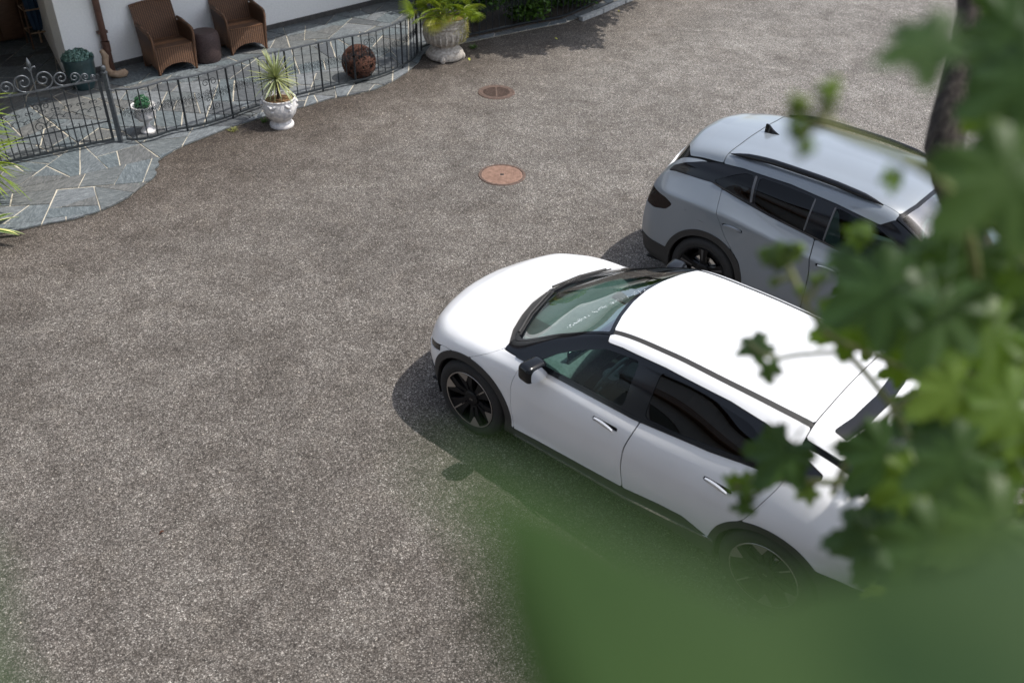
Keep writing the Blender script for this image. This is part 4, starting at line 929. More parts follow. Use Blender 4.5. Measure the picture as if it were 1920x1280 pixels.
def fence(root, path, step, posts, lyres, lit=True):
    P = smooth_path(path, 90)
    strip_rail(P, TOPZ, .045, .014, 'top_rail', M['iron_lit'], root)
    strip_rail(P, BOTZ-.02, .036, .022, 'bottom_rail', M['iron'], root)
    B = resample([(p.x, p.y) for p in P], step); sc = MB()
    for k, p in enumerate(B):
        if k in posts:
            o = MB().box((-.012, -.012, -BOTZ+.03), (.012, .012, TOPZ-BOTZ)).obj('post', M['iron'], root, smooth=False)
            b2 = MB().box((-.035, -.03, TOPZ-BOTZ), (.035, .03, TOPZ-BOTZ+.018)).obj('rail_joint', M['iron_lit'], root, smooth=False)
            d = (B[min(k+1, len(B)-1)]-B[max(0, k-1)]); b2.location = (p.x, p.y, BOTZ); b2.rotation_euler = (0, 0, math.atan2(d.y, d.x))
        else: o = put('baluster', bar_me, root)
        o.location = (p.x, p.y, BOTZ)
        if k == len(B)-1: break
        q = B[k+1]; d = (q-p); L = d.length; d.normalize(); mid = (p+q)/2; zc = .47
        # two rows of small C-scrolls in each bay
        for sz in (1, -1):
            for sx in (1, -1):
                c = scroll2d(sx*L*.26, sz*.035, .026, 1.15, math.pi*(.5 if sz > 0 else -.5)+0, sx*sz, 12)
                sc.tube(place2d(c, mid, d, zc), .0036, 4, cap=False)
            sc.tube(place2d([(-L*.26, sz*.010), (-L*.1, sz*.002), (0, sz*.018), (L*.1, sz*.002), (L*.26, sz*.010)], mid, d, zc), .0036, 4, cap=False)
        sc.box((p.x-.012, p.y-.012, zc-.014), (p.x+.012, p.y+.012, zc+.014))
        if k in lyres:
            o2 = MB(); oo = p
            for sx in (1, -1):
                for sz in (1, -1):
                    c = scroll2d(sx*.058, sz*.175, .056, 1.35, math.pi*(1 if sx > 0 else 0), -sx*sz, 26)
                    c = [(sx*.006, sz*.03), (sx*.004, sz*.10)]+c
                    o2.tube(place2d(c, oo, d, zc), .0052, 5)
                    c = scroll2d(sx*.052, sz*.062, .036, 1.1, math.pi*(1 if sx > 0 else 0), sx*sz, 18); o2.tube(place2d(c, oo, d, zc), .0045, 5)
            o2.tube(place2d([(0, -.07), (0, .07)], oo, d, zc), .011, 6)
            o2.obj('lyre_ornament', M['iron'], root)
    tag(sc.obj('scroll_band', M['iron'], root, fix=False), kind='stuff')
fn = thing('fence', 'low curved wrought-iron fence with scrollwork along the edge of the slate terrace', 'fence')
fence(fn, FL, .142, (6, 11, 18, 22, 26, 33), (9, 28))
f2 = thing('fence', 'wrought-iron fence section in the shade to the right of the big palm urn', 'fence')
fence(f2, [(-1.64, 15.72), (-1.54, 15.86), (-1.04, 16.32), (-.64, 16.60), (.19, 17.22), (.74, 17.56), (1.22, 18.18), (1.6, 18.78)], .142, (0, 9, 18, 27), ())
f2.location = (0, 0, 0)
# end upright of the curved part
MB().tube([(-1.70, 15.62, 0), (-1.70, 15.62, 1.05)], .020, 10).obj('end_post', M['iron'], fn)
# gate post with ball
gp = thing('gate_post', 'iron gate post with a ball finial between gate and curved fence', 'post', (-5.37, 11.86, 0))
MB().box((-.026, -.026, .03), (.026, .026, .99)).obj('shaft', M['iron_lit'], gp, smooth=False)
MB().lathe([(0, .99), (.040, .99), (.040, 1.005), (.018, 1.01), (.018, 1.02), (.030, 1.03), (.036, 1.052), (.030, 1.075), (.012, 1.088), (0, 1.09)], 20).obj('ball_finial', M['iron_lit'], gp)
MB().tube([(.02, -.02, .78), (.06, -.05, .775), (.11, -.03, .775)], .017, 8, flat=.6).obj('rail_bracket', M['iron_lit'], gp)
# gate
gt = thing('gate', 'wrought-iron garden gate with big scrolls and a lily finial on top', 'gate', (-5.44, 11.84, 0), math.atan2(11.06-11.84, -6.56+5.44))
GL = 1.56
def gb_(lo, hi, name, mt='iron'): return MB().box(lo, hi).obj(name, M[mt], gt, smooth=False)
gb_((0.0, -.016, .06), (.032, .016, .98), 'stile'); gb_((GL-.03, -.016, .06), (GL, .016, .98), 'stile')
gb_((.032, -.014, .07), (GL-.03, .014, .095), 'bottom_rail'); gb_((.032, -.018, .90), (GL-.03, .018, .918), 'top_rail', 'iron_lit'); gb_((.032, -.008, .33), (GL-.03, .008, .345), 'mid_rail')
NB = 9
for k in range(NB):
    x = .07+(GL-.14)*(k+.5)/NB; gb_((x-.0075, -.0075, .095), (x+.0075, .0075, .90), 'bar')
    x2 = x+(GL-.14)/NB/2
    if k < NB: gb_((x2-.006, -.006, .095), (x2+.006, .006, .39), 'short_bar')
    b = MB()
    for sx in (1, -1):
        b.tube([(x, 0, .60)]+[(x+sx*.030+a, 0, .63+c) for a, c in scroll2d(0, 0, .026, .9, math.pi if sx > 0 else 0, -sx, 12)], .005, 5)
        b.tube([(x, 0, .545), (x+sx*.03, 0, .565), (x+sx*.065, 0, .545)]+[(x+sx*.065+a*sx, 0, .523+c) for a, c in scroll2d(0, 0, .018, .8, math.pi/2, -1, 8)], .0045, 5)
    b.obj('collar_scroll', M['iron'], gt)
for sx in (1, -1):
    b = MB(); x = GL*.5
    b.tube([(x, 0, .36)]+[(x+sx*.075+a, 0, .44+c) for a, c in scroll2d(0, 0, .07, 1.3, math.pi if sx > 0 else 0, -sx, 24)], .006, 6)
    b.tube([(x, 0, .60)]+[(x+sx*.055+a, 0, .70+c) for a, c in scroll2d(0, 0, .05, 1.3, math.pi if sx > 0 else 0, -sx, 24)], .006, 6)
    tag(b.obj('centre_scroll', M['iron'], gt), kind='stuff')
for (x, zz, r_, sx) in [(GL*.5+q*a, .918+r_, r_, q*s_) for q in (1, -1) for a, r_, s_ in ((.118, .122, 1), (.325, .096, -1), (.485, .074, 1), (.610, .055, -1), (.70, .036, 1))]:
    b = MB(); c = scroll2d(0, 0, r_, 1.5, -math.pi/2, sx, 34, .18); b.tube([(x+a, 0, zz+c_) for a, c_ in c], [.0105]*20+[.0095]*15, 7)
    e = c[-1]; b.lathe([(0, -.016), (.014, -.009), (.016, 0), (.014, .009), (0, .016)], 10, center=(x+e[0], 0, zz+e[1])); b.obj('crest_scroll', M['iron_lit'], gt, angle=60)
x = GL*.5
b = MB().tube([(x, 0, .92), (x, 0, 1.24)], .010, 8); b.lathe([(.004, 1.20), (.032, 1.245), (.022, 1.285), (.004, 1.335), (0, 1.34)], 12, center=(x, 0, 0))
for sx in (1, -1): b.tube([(x, 0, 1.15), (x+sx*.025, 0, 1.21), (x+sx*.06, 0, 1.215), (x+sx*.065, 0, 1.19)], [.008, .012, .012, .006], 8)
b.obj('lily_finial', M['iron_lit'], gt, angle=60)

# ------------------------------------------------------------------ leaves and blades
def blade_me(L, w, droop=.25, n=6, fold=.25, material=None, name='leaf', twist=0):
    b = MB()
    for i in range(n+1):
        t = i/n; ww = w*(math.sin(math.pi*min(1, .12+t*.88))**.7)*(1-.0*t) if i < n else .001
        x = L*t*(1-.12*droop*t); z = -droop*L*t*t; f_ = fold*ww
        b.v += [(x, -ww/2, z+f_), (x, 0, z), (x, ww/2, z+f_)]
    for i in range(n): b.f += [(3*i, 3*i+3, 3*i+4, 3*i+1), (3*i+1, 3*i+4, 3*i+5, 3*i+2)]
    return b.mesh(name, material, fix=False, angle=80)
def orient(direction, roll=0):
    x = Vector(direction).normalized(); u_ = Vector((0, 0, 1)) if abs(x.z) < .97 else Vector((1, 0, 0)); y = u_.cross(x).normalized(); z = x.cross(y)
    mm = Matrix((x, y, z)).transposed().to_4x4() @ Matrix.Rotation(roll, 4, 'X'); return mm
def put_dir(name, me, parent, loc, direction, roll=0, scale=1):
    o = put(name, me, parent); mm = Matrix.Translation(Vector(loc)) @ orient(direction, roll) @ Matrix.Diagonal((scale, scale, scale, 1)); o.matrix_basis = mm; return o
def rosette(parent, center, meshes, n, elev=(-.3, 1.3), smin=.8, smax=1.1, name='leaf', rn=random):
    for k in range(n):
        t = (k+.5)/n; el = elev[0]+(elev[1]-elev[0])*t+rn.uniform(-.12, .12); az = k*2.39996+rn.uniform(-.2, .2)
        put_dir(name, rn.choice(meshes), parent, center, (math.cos(az)*math.cos(el), math.sin(az)*math.cos(el), math.sin(el)), rn.uniform(-.3, .3), rn.uniform(smin, smax))
def lathe_thing(parent, name, prof, material, n=40, center=(0, 0, 0)): return MB().lathe(prof, n, center).obj(name, material, parent, angle=45)

# ------------------------------------------------------------------ wicker chairs and stool
def armchair(loc, rz, label):
    r_ = thing('wicker_armchair', label, 'armchair', loc, rz, 'brown wicker armchairs on the terrace')
    W2, D = .30, .56                       # local: front faces -y
    wk = M['wicker']
    # front apron with arched lower edge
    b = MB(); K = 16
    for i in range(K+1):
        x = -W2+2*W2*i/K; lo = .035+.13*max(0, 1-(x/(W2-.035))**2)**.6 if abs(x) < W2-.035 else .0
        bow = -.03*(1-(x/W2)**2)
        b.v += [(x, bow, lo), (x, bow, .40), (x, bow+.028, .40), (x, bow+.028, lo)]
    for i in range(K):
        for j in range(4): b.f.append((4*i+j, 4*i+(j+1) % 4, 4*i+4+(j+1) % 4, 4*i+4+j))
    b.f += [(3, 2, 1, 0), (4*K, 4*K+1, 4*K+2, 4*K+3)]
    b.obj('apron', wk, r_, angle=40)
    # seat
    b = MB(); 
    for i in range(K+1):
        x = -W2+.01+2*(W2-.01)*i/K; bow = -.035*(1-(x/W2)**2)
        b.v += [(x, bow, .40), (x, bow-.004, .425), (x, .04, .435), (x, D-.06, .405), (x, D-.06, .385)]
    for i in range(K):
        for j in range(5): b.f.append((5*i+j, 5*i+(j+1) % 5, 5*i+5+(j+1) % 5, 5*i+5+j))
    b.f += [(4, 3, 2, 1, 0), tuple(5*K+j for j in range(5))]
    b.obj('seat', wk, r_, angle=60)
    for sx in (-1, 1):
        # side panel: down to the floor, curved armrest on top, flaring outwards
        prof = [(.0, .0), (.03, .0), (.03, .09), (D*.5, .12), (D-.08, .03), (D-.03, .0), (D, .0), (D+.03, .62), (D-.15, .64), (.06, .61), (-.015, .57)]
        b = MB(); o_ = sx*W2
        for t_ in (0, .032): b.v += [(sx*(W2-.016+t_+.035*(z/.6)), y, z) for y, z in prof]
        n_ = len(prof); b.f = [tuple(range(n_-1, -1, -1)), tuple(range(n_, 2*n_))]+[(i, (i+1) % n_, n_+(i+1) % n_, n_+i) for i in range(n_)]
        b.obj('side_panel', wk, r_, smooth=False)
        x = sx*(W2+.035)
        MB().tube([(sx*W2, .0, .02), (sx*(W2+.012), -.008, .36), (x-sx*.005, -.01, .55), (x, .03, .612), (x, .10, .632), (x, D-.1, .66), (x, D+.02, .66)], [.018, .018, .022, .028, .030, .030, .026], 10).obj('armrest', wk, r_, angle=70)
    # tall raked back, slightly curved in plan
    b = MB(); K = 12
    for i in range(K+1):
        x = -W2-.03+(2*W2+.06)*i/K; cv = .05*(1-(x/(W2+.03))**2); top = .90+.02*(1-(x/W2)**2)
        for z, yy in ((.0, D-.02), (.42, D-.0), (.66, D+.07), (top, D+.17)): b.v += [(x, yy+cv*(z/.9), z)]
        for z, yy in ((top, D+.20), (.66, D+.105), (.42, D+.035), (.0, D+.01)): b.v += [(x, yy+cv*(z/.9), z)]
    for i in range(K):
        for j in range(8): b.f.append((8*i+j, 8*i+(j+1) % 8, 8*i+8+(j+1) % 8, 8*i+8+j))
    b.f += [tuple(range(7, -1, -1)), tuple(8*K+j for j in range(8))]
    b.obj('backrest', wk, r_, angle=50)
    MB().tube([(-W2-.03, D+.185, .90), (-.15, D+.22, .915), (0, D+.236, .92), (.15, D+.22, .915), (W2+.03, D+.185, .90)], .02, 8).obj('back_rim', wk, r_, angle=60)
    return r_
armchair((-5.36, 14.475, .031), R(39), 'brown wicker armchair left of the round stool, nearest the downpipe')
armchair((-4.47, 15.46, .031), R(37), 'brown wicker armchair right of the round stool, its back cut off at the photo edge')
st = thing('wicker_stool', 'dark round wicker drum stool between the two armchairs', 'stool', (-5.06, 15.06, .031), 0)
MB().lathe([(0, 0), (.20, 0), (.222, .06), (.235, .22), (.232, .36), (.215, .44), (.20, .455)], 32).obj('drum', M['wicker_dark'] if 'wicker_dark' in M else M['brown_wood'], st)
MB().lathe([(.20, .455), (.19, .468), (.10, .472), (0, .472)], 32).obj('stool_top', M['wicker_dark'] if 'wicker_dark' in M else M['brown_wood'], st)

# ------------------------------------------------------------------ planters
# small white urn with a clipped box ball
u1 = thing('stone_urn', 'small white footed urn holding a clipped green box ball inside the fence', 'urn', (-5.10, 12.19, .031))
lathe_thing(u1, 'urn_body', [(0, 0), (.095, 0), (.098, .03), (.085, .045), (.06, .075), (.038, .12), (.036, .15), (.055, .165), (.095, .185), (.12, .23), (.122, .29), (.118, .33), (.130, .355), (.155, .375), (.165, .39), (.16, .40), (.13, .385), (.11, .36), (0, .35)], M['white_pot'])
for k in range(2):
    a = k*math.pi+.4; c_, s_ = math.cos(a), math.sin(a); MB().tube([(c_*.08, s_*.08, .20), (c_*.13, s_*.13, .23), (c_*.14, s_*.14, .29), (c_*.10, s_*.10, .31)], .012, 8).obj('handle', M['white_pot'], u1)
MB().lathe([(0, 0), (.22, 0), (.22, .012), (0, .012)], 28, (.0, .0, -.004)).obj('base_slab', M['slate'], u1)
def leaf_ball(parent, name, center, rad, n, lsize, material, squash=1, rn=random.Random(3), cup=0):
    b = MB()
    for k in range(n):
        while True:
            d = Vector((rn.gauss(0, 1), rn.gauss(0, 1), rn.gauss(0, 1))).normalized()
            if d.z > -.6: break
        r_ = rad*rn.uniform(.72, 1.04); p = Vector(center)+Vector((d.x*r_, d.y*r_, d.z*r_*squash))
        a = (d+Vector((rn.uniform(-1, 1), rn.uniform(-1, 1), rn.uniform(-1, 1)))*.8).normalized(); x = a.cross(Vector((rn.uniform(-1, 1), rn.uniform(-1, 1), rn.uniform(-1, 1)))).normalized(); y = a.cross(x)
        s = lsize*rn.uniform(.7, 1.3); b.add([p-x*s*.5, p+y*s*.32, p+x*s*.6, p-y*s*.32], [(0, 1, 2, 3)])
    return tag(b.obj(name, material, parent, smooth=False, fix=False), kind='stuff')
leaf_ball(u1, 'foliage', (0, 0, .43), .105, 900, .024, M['box'])
MB().lathe([(0, .34), (.07, .36), (.072, .43), (.05, .48), (0, .49)], 16).obj('shade_core', M['dark'], u1)  # black body painted as the shade inside the clipped ball
# whitewashed pot with a spiky yucca
u2 = thing('planter', 'round whitewashed stone pot with relief ornaments holding a spiky plant outside the fence', 'planter', (-3.34, 12.60, 0))
lathe_thing(u2, 'pot', [(0, 0), (.165, 0), (.172, .025), (.165, .045), (.125, .055), (.115, .08), (.16, .115), (.215, .19), (.238, .27), (.238, .34), (.228, .385), (.238, .40), (.236, .415), (.215, .415), (.205, .38), (.195, .36)], M['white_pot'], 48)
lathe_thing(u2, 'soil', [(.20, .375), (.12, .392), (0, .40)], M['soil'], 24)
for k in range(6):
    a = k*math.pi/3+.3; c_, s_ = math.cos(a), math.sin(a)
    b = MB()
    for t_ in np.linspace(-.22, .22, 7):
        pass
    b.tube([(math.cos(a+t_)*.242, math.sin(a+t_)*.242, .335+abs(t_)*.12) for t_ in np.linspace(-.26, .26, 9)], [.008, .014, .018, .021, .022, .021, .018, .014, .008], 8)
    b.lathe([(0, -.02), (.018, -.01), (.02, 0), (.018, .01), (0, .02)], 10, (math.cos(a)*.238, math.sin(a)*.238, .28)); b.obj('relief_ornament', M['white_pot'], u2)
MB().tube([(0, 0, .37), (.01, 0, .55), (0, -.01, .70)], [.026, .022, .02], 8).obj('stem', M['shade_brown'], u2)  # stem coloured dark for the shade under the leaves
yl = [blade_me(.40, .022, d, 6, .3, M['yucca']) for d in (.05, .12, .22)]
rosette(u2, (0, -.01, .69), yl, 120, (-.85, 1.45), .75, 1.1, rn=random.Random(5))
leaf_ball(u2, 'ground_cover', (0, 0, .37), .17, 260, .03, M['moss'], .15)
# grey stone urn with palm
u3 = thing('stone_urn', 'large weathered stone urn on a footed base holding a bushy palm', 'urn', (-1.22, 15.50, 0))
lathe_thing(u3, 'foot', [(0, .02), (.285, .02), (.30, .04), (.30, .12), (.285, .145), (.265, .15), (.25, .175), (.20, .20), (.185, .225), (.20, .24)], M['stone_urn'], 48)
for k in range(4):
    a = k*math.pi/2+.45-math.pi/6; MB().lathe([(0, 0), (.034, .005), (.048, .04), (.044, .085), (.02, .115), (0, .12)], 14, (math.cos(a)*.285, math.sin(a)*.285, 0)).obj('claw_foot', M['stone_urn'], u3)
lathe_thing(u3, 'bowl', [(.19, .235), (.25, .26), (.31, .32), (.345, .42), (.355, .50), (.35, .54), (.362, .555), (.362, .575), (.35, .585), (.355, .62), (.375, .66), (.385, .685), (.37, .70), (.33, .69), (.32, .64)], M['stone_urn'], 56)
lathe_thing(u3, 'soil', [(.33, .63), (.15, .655), (0, .66)], M['soil'], 24)
for k in range(22):
    a = 2*math.pi*k/22
    b = MB().tube([(math.cos(a)*r_, math.sin(a)*r_, z) for r_, z in ((.252, .262), (.312, .318), (.350, .42), (.352, .47))], [.010, .024, .022, .006], 6); b.obj('carved_leaf', M['stone_urn'], u3)
pn = random.Random(21)
fan_me = []
for mt in ('palm', 'palm_yellow'):
    b = MB(); K = 23
    for k in range(K):
        a = -1.35+2.7*k/(K-1); L = .26*(1-.18*abs(a)/1.5)*pn.uniform(.9, 1.05); w_ = .013; d = Vector((math.cos(a), math.sin(a), 0)); s_ = Vector((-d.y, d.x, 0))
        o_ = len(b.v)
        for (t, ww, z) in ((0, .2, 0), (.35, 1, .012), (.7, .7, 0.0), (1, .05, -.05)):
            p_ = d*L*t; b.v += [tuple(p_-s_*w_*ww*.5+Vector((0, 0, z+.006))), tuple(p_+Vector((0, 0, z))), tuple(p_+s_*w_*ww*.5+Vector((0, 0, z+.006)))]
        for i in range(3): b.f += [(o_+3*i, o_+3*i+3, o_+3*i+4, o_+3*i+1), (o_+3*i+1, o_+3*i+4, o_+3*i+5, o_+3*i+2)]
    b.tube([(-.0, 0, 0), (-.15, 0, -.02), (-.34, 0, -.01)], .005, 5)
    me = b.mesh('palm_frond', M[mt], fix=False); fan_me.append(me)
for k in range(70):
    el = pn.uniform(.1, 1.45); az = k*2.4+pn.uniform(-.3, .3); d = Vector((math.cos(az)*math.cos(el), math.sin(az)*math.cos(el), math.sin(el)))
    base = Vector((pn.uniform(-.06, .06), pn.uniform(-.06, .06), .70)); tip = base+d*pn.uniform(.22, .58)
    dd = (d+Vector((0, 0, -.35))).normalized(); put_dir('palm_frond', fan_me[0], u3, tip, (d+Vector((0, 0, -.05))).normalized(), pn.uniform(-.7, .7), pn.uniform(.8, 1.1))
for (x, y, z, az, sc_) in ((-.16, -.38, .76, -2.0, .95), (.05, -.40, .80, -1.4, .85), (-.42, -.16, .82, -2.8, .9), (-.10, -.42, .68, -1.8, .8)):
    put_dir('palm_frond', fan_me[1], u3, (x, y, z), (math.cos(az)*.8, math.sin(az)*.8, -.5), .3, sc_)
b = MB(); rn = random.Random(8)
for k in range(900):
    a = rn.gauss(-.35, .28); t = rn.random(); r_ = .35+.03*math.sin(t*3)-.05*max(0, t-.5); z = .70-.38*t; p_ = Vector((math.cos(a)*r_, math.sin(a)*r_, z))+Vector((rn.gauss(0, .015), rn.gauss(0, .015), 0)); 
    d = Vector((rn.uniform(-1, 1), rn.uniform(-1, 1), rn.uniform(-1, .2))).normalized(); s_ = d.cross(Vector((0, 0, 1)))*.004; b.add([p_-s_, p_+s_, p_+d*.035], [(0, 1, 2)])
tag(b.obj('trailing_growth', M['moss'], u3, smooth=False, fix=False), kind='stuff')
# dark teal planter with a bluish plant by the wall
u4 = thing('planter', 'dark teal glazed pot with a bluish plant behind the gate by the wall corner', 'planter', (-6.58, 13.76, .031))
lathe_thing(u4, 'pot', [(0, 0), (.14, 0), (.18, .10), (.215, .28), (.22, .42), (.235, .44), (.235, .47), (.215, .47), (.20, .43)], M['teal_pot'], 36)
lathe_thing(u4, 'soil', [(.195, .41), (0, .43)], M['soil'], 20)
leaf_ball(u4, 'foliage', (0, 0, .46), .22, 1300, .04, M['blue_leaf'], .55)
# rusty ball of woven metal
bl = thing('rusty_ball', 'rusty sphere of woven metal strips standing behind the fence', 'garden ornament', (-2.49, 14.42, .031))
b = MB(); rn = random.Random(4)
for k in range(75):
    ax = Vector((rn.gauss(0, 1), rn.gauss(0, 1), rn.gauss(0, 1))).normalized(); x = ax.cross(Vector((.3, .5, .8))).normalized(); y = ax.cross(x); a0 = rn.uniform(0, 6.28); a1 = a0+rn.uniform(2, 6)
    off = rn.uniform(-.12, .12); rr = math.sqrt(max(.001, .262**2-off**2))
    pts = [Vector((0, 0, .255))+ax*off+(x*math.cos(a)+y*math.sin(a))*rr for a in np.linspace(a0, a1, 30)]; b.tube(pts, .0065, 5, cap=False)
o = b.obj('woven_strips', M['rust'], bl, fix=False); o['kind'] = 'stuff'
MB().lathe([(0, -.225)]+[(.225*math.sin(t), -.225*math.cos(t)) for t in np.linspace(.1, 3.04, 22)]+[(0, .225)], 32, (0, 0, .255)).obj('hollow_shade', M['shade_brown'], bl)  # solid dark sphere painted as the shaded hollow behind the strips
MB().lathe([(0, 0), (.11, 0), (.11, .03), (0, .03)], 24).obj('base_ring', M['iron'], bl)

# ------------------------------------------------------------------ drain grate and manhole cover
def disc_cover(loc, rad, grate, label, name, cat, rz):
    t = thing(name, label, cat, loc, rz)
    MB().lathe([(rad-.012, .001), (rad-.010, .010), (rad+.018, .012), (rad+.026, .001)], 56).obj('frame', M['rust_brown'], t)
    if grate:
        MB().lathe([(0, .0012), (rad-.03, .0012)], 48).obj('shaft_shade', M['dark'], t, fix=False)  # flat black disc painted as the darkness below the bars
        MB().lathe([(rad-.055, .002), (rad-.053, .010), (rad-.014, .010), (rad-.013, .002)], 56).obj('grate_ring', M['rust_brown'], t)
        MB().box((-.012, -rad+.05, .003), (.012, rad-.05, .011)).obj('grate_bar', M['rust_brown'], t, smooth=False)
        for k in range(-5, 6):
            y = k*.040; l = math.sqrt(max(0, (rad-.05)**2-y*y))
            for sx in (-1, 1):
                b = MB().box((.014 if sx > 0 else -l, y-.009, .002), (l if sx > 0 else -.014, y+.009, .0095)); b.obj('grate_bar', M['rust_brown'], t, smooth=False)
    else:
        MB().lathe([(0, .007), (rad-.018, .007), (rad-.016, .002)], 56).obj('cover_plate', M['rust_pink'], t)
        b = MB(); s_ = .026
        for i in range(-12, 13):
            for j in range(-12, 13):
                x, y = i*s_, j*s_
                if math.hypot(x, y) < rad-.034 and not (abs(i) < 2 and abs(j) < 2): b.box((x-.0085, y-.0085, .007), (x+.0085, y+.0085, .0105))
        tag(b.obj('raised_studs', M['rust_pink'], t, smooth=False, fix=False), kind='stuff')
        MB().box((-.024, -.022, .0072), (.024, .022, .009)).obj('lifting_slot', M['dark'], t, smooth=False)  # black block painted as the shaded recess of the slot
    return t
M['rust_brown'] = m_noisy('rusted_iron', (.055, .036, .028), (.14, .09, .068), 30, .75, .4, .002)  # brown rusted iron of the grate and the cover frames
M['rust_pink'] = m_noisy('rusted_cover', (.17, .098, .070), (.30, .19, .14), 16, .75, .3, .002)
disc_cover((-.33, 14.02, 0), .262, True, 'round rusty slotted drain grate in the asphalt near the palm urn', 'drain_grate', 'drain grate', R(3))
disc_cover((-.18, 11.18, 0), .285, False, 'round pinkish rusty manhole cover with a square lifting slot in the asphalt', 'manhole_cover', 'manhole cover', R(2))

# ------------------------------------------------------------------ left-hand yucca and variegated agave
lp = thing('yucca', 'bushy green yucca with thin arching leaves at the left photo edge beside the gate', 'yucca', (-6.38, 10.0, 0))
MB().tube([(0, 0, 0), (.04, .02, .45), (0, .04, .85), (.03, .06, 1.15)], [.07, .06, .05, .04], 10).obj('stem', M['bark'], lp)
yl2 = [blade_me(.62, .030, d, 7, .3, M['palm']) for d in (.15, .3, .5)]
for (x, y, z, n) in ((.03, .06, 1.15, 120), (0, .03, .85, 120), (.06, -.02, .55, 110)):
    rosette(lp, (x, y, z), yl2, n, (-.6, 1.3), .75, 1.1, rn=random.Random(int(z*100)))
ag = thing('agave', 'cream-edged agave with broad variegated leaves on the ground at the left photo edge', 'agave', (-6.05, 9.22, 0))
agm = blade_me(.52, .075, .30, 8, .18, M['shrub'], 'agave_leaf'); age = []
def edge_me(L, w, droop, side, fold):
    b = MB(); n = 8
    for i in range(n+1):
        t = i/n; ww = w*(math.sin(math.pi*min(1, .12+t*.88))**.7) if i < n else .001
        x = L*t*(1-.12*droop*t); z = -droop*L*t*t
        b.v += [(x, side*ww/2*1.02, z+fold*ww+.003), (x, side*ww*.26, z+fold*ww*.52+.003)]
    for i in range(n): b.f.append((2*i, 2*i+2, 2*i+3, 2*i+1))
    return b.mesh('leaf_margin', M['cream_leaf'], fix=False)
em = [edge_me(.52, .075, .30, s_, .18) for s_ in (-1, 1)]
rn = random.Random(77)
for k in range(20):
    el = .05+1.1*(k/20)+rn.uniform(-.1, .1); az = k*2.4+.35
    o = put_dir('leaf', agm, ag, (0, 0, .10), (math.cos(az)*math.cos(el), math.sin(az)*math.cos(el), math.sin(el)), rn.uniform(-.3, .3), rn.uniform(.85, 1.1))
    for e in em: put('leaf_margin', e, o)

# ------------------------------------------------------------------ shrubs in the bed behind the right-hand fence, tree that overhangs it
def leaf_cloud(name, material, parent, blobs, n, ls, seed, droop=.3):
    rn = random.Random(seed); b = MB(); tot = sum(r[3]*r[4]*r[5] for r in blobs)
    for (cx, cy, cz, rx, ry, rz) in blobs:
        m_ = int(n*rx*ry*rz/tot)
        for k in range(m_):
            d = Vector((rn.gauss(0, 1), rn.gauss(0, 1), rn.gauss(0, 1))).normalized()*(rn.random()**.45)
            p = Vector((cx+d.x*rx, cy+d.y*ry, cz+d.z*rz)); s = ls*rn.uniform(.6, 1.3)
            x = Vector((rn.gauss(0, 1), rn.gauss(0, 1), rn.gauss(0, .5)-droop)).normalized(); y = x.cross(Vector((rn.gauss(0, .5), rn.gauss(0, .5), 1))).normalized(); z = x.cross(y)
            b.add([p, p+x*s*.45+y*s*.33+z*s*.05, p+x*s, p+x*s*.45-y*s*.33+z*s*.05], [(0, 1, 2, 3)])
    return tag(b.obj(name, material, parent, smooth=False, fix=False), kind='stuff')
rn = random.Random(9)
for i, (x, y, h, lab) in enumerate(((-.75, 17.25, 1.2, 'dark green shrub directly behind the palm urn'), (.35, 18.25, 1.0, 'leafy shrub in the shaded bed behind the middle of the right-hand fence'), (1.15, 19.15, .9, 'low shrub behind the far right end of the fence'), (.0, 17.65, .7, 'low green shrub filling the bed just right of the palm urn'), (.85, 18.4, .8, 'bushy shrub against the fence left of the pale kerb'), (-1.6, 18.2, 1.2, 'dark shrub at the foot of the white house wall'))):
    t = thing('shrub', lab, 'shrub', (x, y, 0), 0, 'shrubs in the shaded bed behind the fence')
    for k in range(5):
        a = k*1.3; MB().tube([(0, 0, 0), (math.cos(a)*.15, math.sin(a)*.15, h*.4), (math.cos(a)*.32, math.sin(a)*.32, h*.8)], [.018, .013, .007], 6).obj('branch', M['bark'], t)
    leaf_cloud('foliage', M['shrub'], t, [(rn.uniform(-.3, .3), rn.uniform(-.3, .3), h*rn.uniform(.3, .8), .36, .36, .30) for _ in range(7)], 3000, .075, 40+i)
bed = MB().prism([(-1.30, 16.05), (-.9, 16.42), (-.5, 16.68), (.2, 17.22), (.78, 17.6), (1.28, 18.25), (1.7, 18.95), (2.4, 19.8), (2.4, 23), (-1.30, 23)], .02, .052); struct('planting_bed', bed, M['shade_brown'], smooth=False)  # bed colour darkened to carry the shade lying on it
tr = thing('tree', 'tree overhanging the fence right of the palm urn, its leafy shade falling on the asphalt', 'tree', (1.5, 19.4, 0))
MB().tube([(0, 0, 0), (.1, -.4, 1.4), (.4, -1.4, 2.6), (.7, -2.2, 3.3)], [.14, .11, .08, .04], 12).obj('trunk', M['bark'], tr)
for k, (a, b_) in enumerate((((.1, -.4, 1.4), (-.9, -1.6, 2.6)), ((.4, -1.4, 2.6), (1.6, -2.4, 3.2)), ((.3, -1.0, 2.2), (-.2, -3.0, 2.8)))): MB().tube([a, tuple((Vector(a)+Vector(b_))/2+Vector((0, 0, .2))), b_], [.06, .04, .02], 8).obj('limb', M['bark'], tr)
